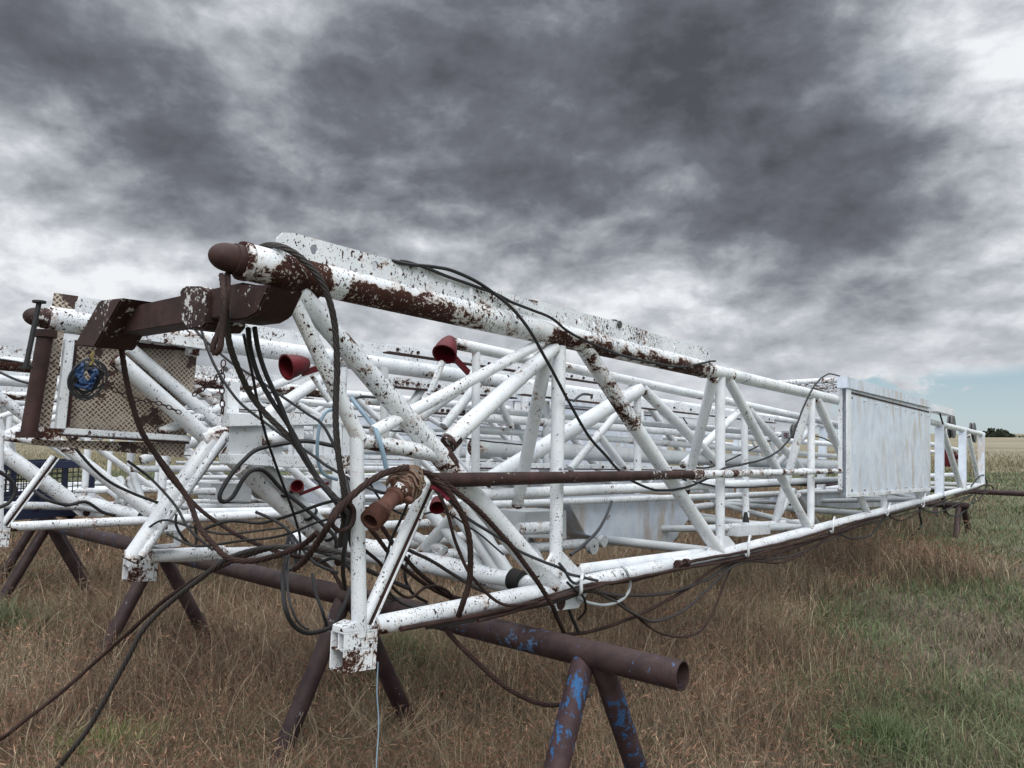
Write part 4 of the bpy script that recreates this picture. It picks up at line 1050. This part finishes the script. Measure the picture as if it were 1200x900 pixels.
# bundle of hoses clipped under the near bottom pipe
bundle = [
    ([(470, 737, -.05), (520, 728, -.06), (580, 717, -.06), (640, 700, -.06), (690, 686, -.07), (740, 680, -.06), (800, 666, -.06), (855, 655, -.05), (905, 644, -.05), (960, 629, -.05), (1010, 612, -.05), (1060, 598, -.05), (1110, 585, -.05), (1148, 574, -.05)], .013, 'rope', 'top rusty hose of the bundle clipped under the near bottom pipe'),
    ([(500, 735, -.04), (560, 725, -.05), (620, 710, -.05), (680, 691, -.08), (720, 697, -.06), (770, 697, -.04), (800, 690, -.04), (830, 678, -.04), (862, 660, -.04), (910, 649, -.04), (960, 632, -.04), (1010, 616, -.04), (1070, 600, -.04), (1140, 580, -.04)], .012, 'ropeg', 'second hose of the bundle, sagging a little right of the gusset'),
    ([(600, 716, -.04), (650, 706, -.05), (690, 693, -.07), (715, 702, -.06), (748, 722, -.05), (768, 728, -.05), (800, 716, -.05), (830, 690, -.05), (862, 662, -.06), (900, 656, -.05), (930, 650, -.05), (968, 634, -.05), (1000, 619, -.05)], .011, 'ropeg', 'grey cable sagging clear of the bottom pipe right of the gusset'),
    ([(690, 690, -.06), (720, 700, -.05), (740, 718, -.04), (770, 740, -.03), (795, 746, -.03), (820, 740, -.03), (838, 712, -.04), (850, 680, -.05), (862, 656, -.05)], .009, 'rope', 'thin brown cable hanging lowest in a deep loop under the bottom pipe'),
    ([(640, 744, .2), (690, 740, .1), (730, 728, .0), (770, 710, -.02), (805, 690, -.03), (835, 668, -.05), (862, 658, -.06), (900, 652, -.06), (950, 634, -.06), (1000, 620, -.06)], .013, 'rope', 'thick rusty hose rising from the stand pipe to join the bundle'),
    ([(560, 727, -.06), (620, 712, -.07), (680, 692, -.09), (780, 670, -.08), (860, 656, -.07), (920, 640, -.07), (980, 624, -.07), (1040, 604, -.07), (1100, 588, -.07)], .011, 'rope', 'front brown hose of the bundle close against the bottom pipe'),
    ([(796, 661, -.07), (830, 654, -.07), (880, 645, -.07), (940, 630, -.07), (1000, 612, -.07), (1050, 600, -.08), (1090, 590, -.07)], .013, 'rope', 'rusty hose starting at a coupling by the third diagonal'),
    ([(872, 655, -.06), (890, 658, -.06), (915, 659, -.06), (938, 650, -.06), (960, 636, -.06), (985, 620, -.06)], .011, 'rope', 'short drooping hose between the first two white hooks'),
    ([(980, 624, -.05), (1000, 631, -.05), (1022, 626, -.05), (1038, 606, -.05), (1060, 596, -.05)], .012, 'black', 'black hose drooping between the white hooks under the panel'),
    ([(1040, 604, -.05), (1056, 610, -.05), (1072, 603, -.05), (1090, 590, -.05), (1110, 586, -.05)], .013, 'rope', 'brown hose drooping below the panel corner'),
    ([(1076, 592, -.05), (1084, 598, -.05), (1100, 600, -.05), (1120, 592, -.05), (1140, 578, -.05)], .014, 'black', 'black hose sagging between the plate posts'),
    ([(1108, 582, -.05), (1106, 594, -.05), (1114, 604, -.05), (1126, 602, -.05), (1138, 590, -.05), (1145, 576, -.05)], .016, 'black', 'black hose loop hanging under the far crown end'),
    ([(1138, 570, -.05), (1146, 560, -.05), (1153, 557, -.05), (1156, 568, -.05), (1150, 582, -.05), (1140, 590, -.05)], .016, 'black', 'black hose arched up over the far crown foot'),
    ([(1120, 580, -.06), (1140, 576, -.06), (1155, 578, -.06), (1164, 572, -.06), (1155, 568, -.06), (1142, 574, -.06)], .018, 'rope', 'tangled hose turns at the far crown foot'),
    ([(1078, 593, -.05), (1078, 603, -.05), (1080, 615, -.05), (1077, 620, -.05)], .018, 'black', 'black hose end hanging straight down below the panel'),
    ([(664, 682, -.09), (672, 690, -.10), (684, 700, -.08), (686, 715, .0), (678, 725, .1)], .008, 'black', 'short black cable hooked on the gusset'),
    ([(655, 660, -.09), (662, 668, -.10), (668, 680, -.1), (676, 684, -.1), (684, 678, -.1)], .009, 'dgrey', 'short grey hose bent round the gusset edge'),
    ([(666, 712, .0), (672, 727, .0), (678, 740, .0)], .011, 'black', 'short black rod below the gusset reaching the stand pipe'),
]
for pts, rr, mt, lab in bundle:
    cable('rubber_hose' if mt != 'ropeg' else 'wire_rope', lab, 'hose' if mt != 'ropeg' else 'wire rope', mt, rr, pts, .03)
cable('conduit_loop', 'pale grey conduit loop hooked under the near bottom pipe', 'conduit', 'conduit', .010,
      [(728, 664, -.04), (733, 668, -.07), (738, 680, -.07), (737, 693, -.06), (727, 704, -.06), (708, 709, -.06), (690, 706, -.05), (676, 700, -.02)], .015)
root = empty('hose_coupling', P(797, 661, -.07), 'dark hose coupling with hex nuts below the third diagonal', 'coupling')
for k, x in enumerate((795, 804)):
    c = P(x, 661 - k * 1.6, -.07); d = (P(810, 657, -.07) - P(790, 662, -.07)).normalized()
    MB().tube(c - d * .018, c + d * .018, .026, n=6).build('hex_nut', M['rust'], root)
for i, (x, y0, y1, lab) in enumerate(((682, 673, 695, 'white bent hook holding the hoses beside the gusset'), (878, 628, 652, 'white bent hook holding the hoses, second along the near bottom pipe'),
        (977, 606, 624, 'white bent hook holding the hoses left of the panel corner'), (1042, 590, 604, 'white bent hook holding the hoses under the panel'), (1084, 577, 594, 'white bent hook holding the hoses at the first plate post'))):
    pts = [P(x + 2, y0 + 1, -.02), P(x + 1, y0, -.06), P(x, y0 + 3, -.11), P(x - 1, (y0 + y1) / 2, -.115), P(x - 1, y1 - 2, -.11), P(x - 3, y1, -.09), P(x - 4, y1 - 3, -.06)]
    tag(MB().poly(smooth_path(pts, .01), .0085).build('hose_hook', M['clean'], None), lab, 'hook', 'white hose hooks along the near bottom pipe')
tag(MB().poly(smooth_path([P(505, 570, -.1), P(518, 576, -.12), P(526, 586, -.14)], .01), .010).build('red_rag', M['pink'], None), 'strip of faded red rag caught in the ropes at the coupling', 'rag')

# ------------------------------------------------------------------ blue mesh basket behind the second mast
root = empty('mesh_basket', P(60, 598, 6.4), 'dark blue steel basket with wire mesh sides, behind the second mast at left', 'basket')
def bq(s, o_, z): return MP(s, o_, z)
s0, _, z0 = loc(P(-30, 602, 6.4)); s1, _, z1 = loc(P(108, 545, 6.4))
zb, zt = loc(P(50, 600, 6.4))[2], loc(P(50, 545, 6.4))[2]
zm = loc(P(50, 583, 6.4))[2]
for o_ in (6.4, 7.2):
    for z, h in ((zb, .12), (zm, .05), (zt, .07)): MB().bar(bq(s0, o_, z), bq(s1, o_, z), .05, h).build('frame_rail', M['navy'], root)
    for s in (s0, s1, (s0 + s1) / 2): MB().bar(bq(s, o_, zb), bq(s, o_, zt), .05, .05, up=U).build('frame_post', M['navy'], root)
    mb = MB(); k = s0
    while k < s1: mb.tube(bq(k, o_, zb), bq(k, o_, zt), .005, n=5, cap=False); k += .05
    k = zb
    while k < zt: mb.tube(bq(s0, o_, k), bq(s1, o_, k), .005, n=5, cap=False); k += .05
    mb.build('wire_mesh', M['black'], root)
for s in (s0, s1):
    for z in (zb, zt): MB().bar(bq(s, 6.4, z), bq(s, 7.2, z), .05, .05).build('frame_rail', M['navy'], root)

# ------------------------------------------------------------------ far shrubs on the skyline
def shrub(i, x, y, dist, wd, ht):
    rng = np.random.default_rng(50 + i); c = PY(x, 508, dist); c.z = 0
    root = empty('shrub', c, ['wide dark shrub', 'round dark shrub', 'low olive shrub', 'tall dark shrub', 'small olive shrub', 'broad low shrub', 'bushy dark shrub'][i % 7] + ' on the skyline, number %d from the left' % (i + 1), 'shrub', 'shrubs on the skyline')
    root['label'] = SH[i]
    mb = MB()
    for k in range(420):
        d = rng.normal(size=3); d /= np.linalg.norm(d); rr = rng.uniform(.55, 1.0)
        p = c + Vector((d[0] * wd * rr, d[1] * wd * rr, ht * (.52 + .48 * d[2] * rr)))
        sz = rng.uniform(.10, .28) * ht * .8
        a = Vector(rng.normal(size=3)).normalized() * sz; b_ = Vector(rng.normal(size=3)).normalized() * sz
        n = len(mb.v); mb.v += [p - a, p - b_, p + a, p + b_ * .6]; mb.f.append((n, n + 1, n + 2, n + 3))
    mb.build('crown', M['leaf'], root, smooth=False)
    MB().tube(c, c + Z * ht * .6, .12, .05, n=7).build('trunk', M['bark'], root)
M['leaf'] = plain('shrub_leaves', (.030, .040, .022), .9, var=.5, scale=1.5); M['bark'] = plain('bark', (.05, .04, .03), .9)
SH = ['low shrub standing farthest left on the skyline, just right of the mast end', 'tall rounded shrub, second on the skyline right of the mast end', 'squat shrub between two taller ones on the skyline', 'broad dark shrub near the middle of the skyline row',
      'pointed shrub right of the broad one on the skyline', 'small shrub in the gap of the skyline row', 'low wide shrub at the right end of the skyline row']
for i, (x, wd, ht) in enumerate(((1156, 1.7, 2.6), (1161.5, 1.3, 3.6), (1166, 1.5, 2.2), (1172, 2.0, 3.3), (1178.5, 1.1, 2.9), (1184, 1.4, 1.8), (1194, 4.5, 1.2))):
    shrub(i, x, 505, 250, wd, ht)

# ------------------------------------------------------------------ grasses
def blades(name, label, n, sampler, h, wd, lean, colours, seed, head=0.0, cat='grass'):
    rng = np.random.default_rng(seed)
    xy = sampler(rng, n); n = len(xy)
    H = h * rng.uniform(.55, 1.15, n) * (xy[:, 2] if xy.shape[1] > 2 else 1)
    dist = np.hypot(xy[:, 0], xy[:, 1])
    Wd = wd * rng.uniform(.6, 1.3, n) * np.clip(dist / 5, .8, 7)
    az = rng.uniform(0, 2 * np.pi, n); face = rng.uniform(0, 2 * np.pi, n)
    ln = np.abs(rng.normal(0, lean, n)) + .05
    dx, dy = np.cos(az), np.sin(az); fx, fy = np.cos(face), np.sin(face)
    lv = np.array([0, .38, .72, 1.0]); bend = lv ** 1.8; wdt = np.array([1, .85, .55, .08])
    V = []
    for k in range(4):
        cx = xy[:, 0] + dx * ln * H * bend[k]; cy = xy[:, 1] + dy * ln * H * bend[k]
        cz = H * lv[k] * (1 - .25 * np.minimum(ln, 1.5) * bend[k])
        for sg in (-1, 1):
            V.append(np.stack([cx + sg * fx * Wd * wdt[k] / 2, cy + sg * fy * Wd * wdt[k] / 2, cz], 1))
    V = np.stack(V, 1)            # n,8,3
    F = np.array([[0, 1, 3, 2], [2, 3, 5, 4], [4, 5, 7, 6]])
    nv = 8
    cl = np.array(colours); tone = patch(xy[:, :2], 2.2, seed + 90)
    ci = np.clip((tone * len(cl) + rng.normal(0, 1.4, n)).astype(int), 0, len(cl) - 1)
    C = cl[ci] * rng.uniform(.65, 1.4, (n, 1)) * (.75 + .5 * patch(xy[:, :2], 5.0, seed + 70))[:, None]
    if head > 0:
        # a fuzzy drooping seed head: three crossed spindles at the tip
        hm = rng.uniform(0, 1, n) < head
        tip = V[:, 6:8].mean(1); L = rng.uniform(.025, .06, n) * (hm) * np.clip(dist / 7, 1, 2.5)
        hd = np.stack([dx * .7, dy * .7, rng.uniform(-.2, .9, n)], 1); hd /= np.linalg.norm(hd, axis=1, keepdims=True)
        sd_ = np.stack([-hd[:, 1], hd[:, 0], np.zeros(n)], 1); up = np.cross(hd, sd_)
        hv = []
        for e in (sd_, up):
            for t, w_ in ((0, 0), (.35, .055), (1, 0), (.35, -.055)):
                hv.append(tip + hd * (L * t)[:, None] + e * (L * w_)[:, None])
        V = np.concatenate([V, np.stack(hv, 1)], 1)
        F = np.concatenate([F, [[8, 9, 10, 11], [12, 13, 14, 15]]]); nv = 16
    nf = len(F)
    FF = (F[None] + (np.arange(n) * nv)[:, None, None]).reshape(-1)
    me = bpy.data.meshes.new(name)
    me.vertices.add(n * nv); me.vertices.foreach_set('co', V.reshape(-1).astype(np.float32))
    me.loops.add(len(FF)); me.loops.foreach_set('vertex_index', FF.astype(np.int32))
    me.polygons.add(n * nf); me.polygons.foreach_set('loop_start', (np.arange(n * nf) * 4).astype(np.int32)); me.polygons.foreach_set('loop_total', np.full(n * nf, 4, np.int32))
    me.update(calc_edges=True)
    at = me.color_attributes.new('col', 'FLOAT_COLOR', 'POINT')
    CC = np.ones((n, nv, 4), np.float32); CC[:, :, :3] = C[:, None, :]
    if head > 0: CC[:, 8:, :3] *= np.array([1.25, 1.0, .95])
    at.data.foreach_set('color', CC.reshape(-1))
    me.materials.append(M['grass'])
    o = bpy.data.objects.new(name, me); col.objects.link(o)
    tag(o, label, cat, kind='stuff'); return o

Wn = np.array([W.x, W.y]); Bn = np.array([B0.x, B0.y])
def offs(xy): return (xy - Bn) @ Wn
def patch(xy, sc_, seed, ph=0.0):
    """smooth pseudo noise in 0..1"""
    r = np.random.default_rng(seed); v = 0
    for k in range(7):
        a = r.uniform(0, 2 * np.pi); f = sc_ * r.uniform(.5, 1.9); v = v + np.sin((xy[:, 0] * np.cos(a) + xy[:, 1] * np.sin(a)) * f + r.uniform(0, 6.28))
    return .5 + v / 9
def wedge(rng, n, d0, d1, power=1.0, amax=R(41)):
    a = rng.uniform(-amax, amax, n); u = rng.uniform(0, 1, n)
    d = d0 * (d1 / d0) ** (u ** power)
    d = d / np.cos(a) if False else d
    return np.stack([np.sin(a) * d, np.cos(a) * d], 1)
def tall(rng, n, seed, d1=26, keep=None):
    xy = wedge(rng, n, 2.6, d1)
    o = offs(xy) + (patch(xy, 1.3, 11) - .5) * 1.6
    dd = np.hypot(xy[:, 0], xy[:, 1]); p = np.clip((o + 1.1 - .03 * dd) / 1.3, 0.03, 1) * np.where(o < 3, np.clip((17 - dd) / 5, .12, 1), 1)
    if keep is not None: p = p * keep(xy)
    m = rng.uniform(0, 1, n) < p
    xy = xy[m]; hh = np.clip((o[m] + 1.4) / 1.8, .40, 1) * (.45 + 1.0 * patch(xy, 1.6, 7)) * (.85 + .4 * patch(xy, 6.0, 8)) * np.clip(1.15 - .02 * np.hypot(xy[:, 0], xy[:, 1]), .5, 1)
    return np.stack([xy[:, 0], xy[:, 1], hh], 1)
BR = [(.10, .070, .050), (.135, .090, .064), (.19, .122, .090), (.20, .15, .105), (.26, .205, .145), (.33, .27, .19)]
ST = [(.36, .30, .20), (.30, .245, .165), (.42, .355, .25), (.25, .20, .13)]
GR = [(.10, .135, .062), (.13, .165, .080), (.09, .115, .060), (.165, .18, .10)]
SG = [(.13, .15, .085), (.11, .13, .07), (.16, .175, .11)]
blades('brown_grass', 'tall dry reddish brown grass with seed heads under the masts', 250000, lambda r, n: tall(r, n, 1), .35, .0029, .50, BR, 1, head=.5)
blades('straw_grass', 'pale straw stems standing among the brown grass', 80000, lambda r, n: tall(r, n, 2, 30, lambda xy: np.clip(patch(xy, .9, 21) * 1.8 - .35, .15, 1)), .44, .0032, .60, ST, 2)
blades('green_grass', 'green tufts growing through the dry grass', 80000, lambda r, n: tall(r, n, 3, 30, lambda xy: np.clip((patch(xy, 1.1, 33) - .52) * 7, .05, 1)), .24, .0052, .5, GR, 3)
def short(rng, n, g=1):
    xy = wedge(rng, n, 2.6, 46); dd = np.hypot(xy[:, 0], xy[:, 1]); o = offs(xy) + (patch(xy, 1.3, 11) - .5) * 1.6
    m = ((o < .9) | (dd > 12.5)) & (dd < 37 + 7 * patch(xy, .25, 9)) & (rng.uniform(0, 1, n) < np.clip(g * (patch(xy, 1.6, 44 + g) - .22) * 3, .40, 1))
    xy = xy[m]; return np.stack([xy[:, 0], xy[:, 1], .6 + .8 * patch(xy, 2.0, 61)], 1)
blades('short_green_grass', 'short green grass of the mown strip at right', 300000, lambda r, n: short(r, n, 1), .13, .0045, .8, GR + [(.10, .095, .060)], 4)
blades('short_dry_grass', 'short dry brown grass mixed into the mown strip', 90000, lambda r, n: short(r, n, 2), .12, .0036, 1.0, BR, 5)
def far(rng, n):
    xy = wedge(rng, n, 30, 150, .8); d = np.hypot(xy[:, 0], xy[:, 1])
    m = (d > 36 + 7 * patch(xy, .25, 9)); xy = xy[m]
    return np.stack([xy[:, 0], xy[:, 1], .7 + .6 * patch(xy, .3, 62)], 1)
blades('field_grass', 'pale straw coloured grass of the field beyond', 170000, far, .26, .0055, .5, [(.24, .21, .14), (.20, .18, .115), (.28, .245, .165), (.16, .155, .09)], 6)
# a few dead branching weeds and one fresh green weed
def weed(label, base, h, spread, m, n, seed, name='dead_weed', leafy=False):
    rnd = random.Random(seed); base = Vector((base.x, base.y, 0)); mb = MB()
    main = [base + Vector((rnd.uniform(-.01, .01), rnd.uniform(-.01, .01), h * .28 * k / 4)) for k in range(5)]
    mb.poly(main, .0035, 5)
    for i in range(n):
        a = rnd.uniform(0, 6.28); st = main[rnd.randint(1, 4)]; L = h * rnd.uniform(.4, .85)
        d = Vector((math.cos(a) * spread, math.sin(a) * spread, rnd.uniform(.3, 1.1))).normalized(); pts = [st]
        for k in range(5):
            pts.append(pts[-1] + d * L / 5); d = (d + Vector((rnd.uniform(-.2, .2), rnd.uniform(-.2, .2), rnd.uniform(-.05, .15)))).normalized()
            if k > 1:
                e = (d + Vector((rnd.uniform(-.8, .8), rnd.uniform(-.8, .8), .3))).normalized()
                mb.poly([pts[-1], pts[-1] + e * L * .12, pts[-1] + e * L * .22 + Z * .01], .0014, 4)
        mb.poly(pts, .0022, 4)
    o = mb.build(name, m, None, smooth=False); tag(o, label, 'weed', 'dead weeds'); return o
M['weedstraw'] = plain('dead_weed_stem', (.30, .24, .16), .9); M['weedgreen'] = plain('fresh_weed', (.09, .14, .035), .8)
weed('pale dead weed with long bare branches right of the near foot', PG(452, 905), .55, 1.6, M['weedstraw'], 14, 1)
weed('pale dead weed sprawling by the left stand leg foot', PG(105, 790), .40, 1.4, M['weedstraw'], 16, 2)
weed('dead weed with upright stems below the hanging loop', PG(375, 900), .55, 1.0, M['weedstraw'], 14, 3)
weed('dead weed leaning at the bottom left corner', PG(30, 930), .6, 1.2, M['weedstraw'], 18, 4)
weed('dead weed at the bottom edge left of centre', PG(300, 960), .5, 1.3, M['weedstraw'], 16, 5)
def gclump(name, label, px, py, r_, n, h, cols, seed):
    c = PG(px, py)
    def smp(rng, n):
        a = rng.uniform(0, 6.28, n); q = np.abs(rng.normal(0, r_ * .55, n))
        return np.stack([c.x + np.cos(a) * q, c.y + np.sin(a) * q, np.clip(1.2 - q / r_ * .5, .3, 1.2)], 1)
    return blades(name, label, n, smp, h, .006, .7, cols, seed, cat='weeds')
gclump('fresh_green_weeds', 'fresh yellow green weeds in front at the lower left', 120, 915, .42, 1500, .27, [(.15, .20, .065), (.18, .23, .08), (.11, .15, .05)], 31)
gclump('sage_clump', 'grey green sage clump at the left edge', 0, 770, .75, 2400, .42, SG, 32)
gclump('green_tuft', 'dark green grass tuft under the mast beside the near post', 470, 800, .60, 1700, .34, GR, 33)
gclump('green_tuft', 'green grass tuft at the bottom right of the mown strip', 1040, 880, .50, 1700, .18, GR, 34)
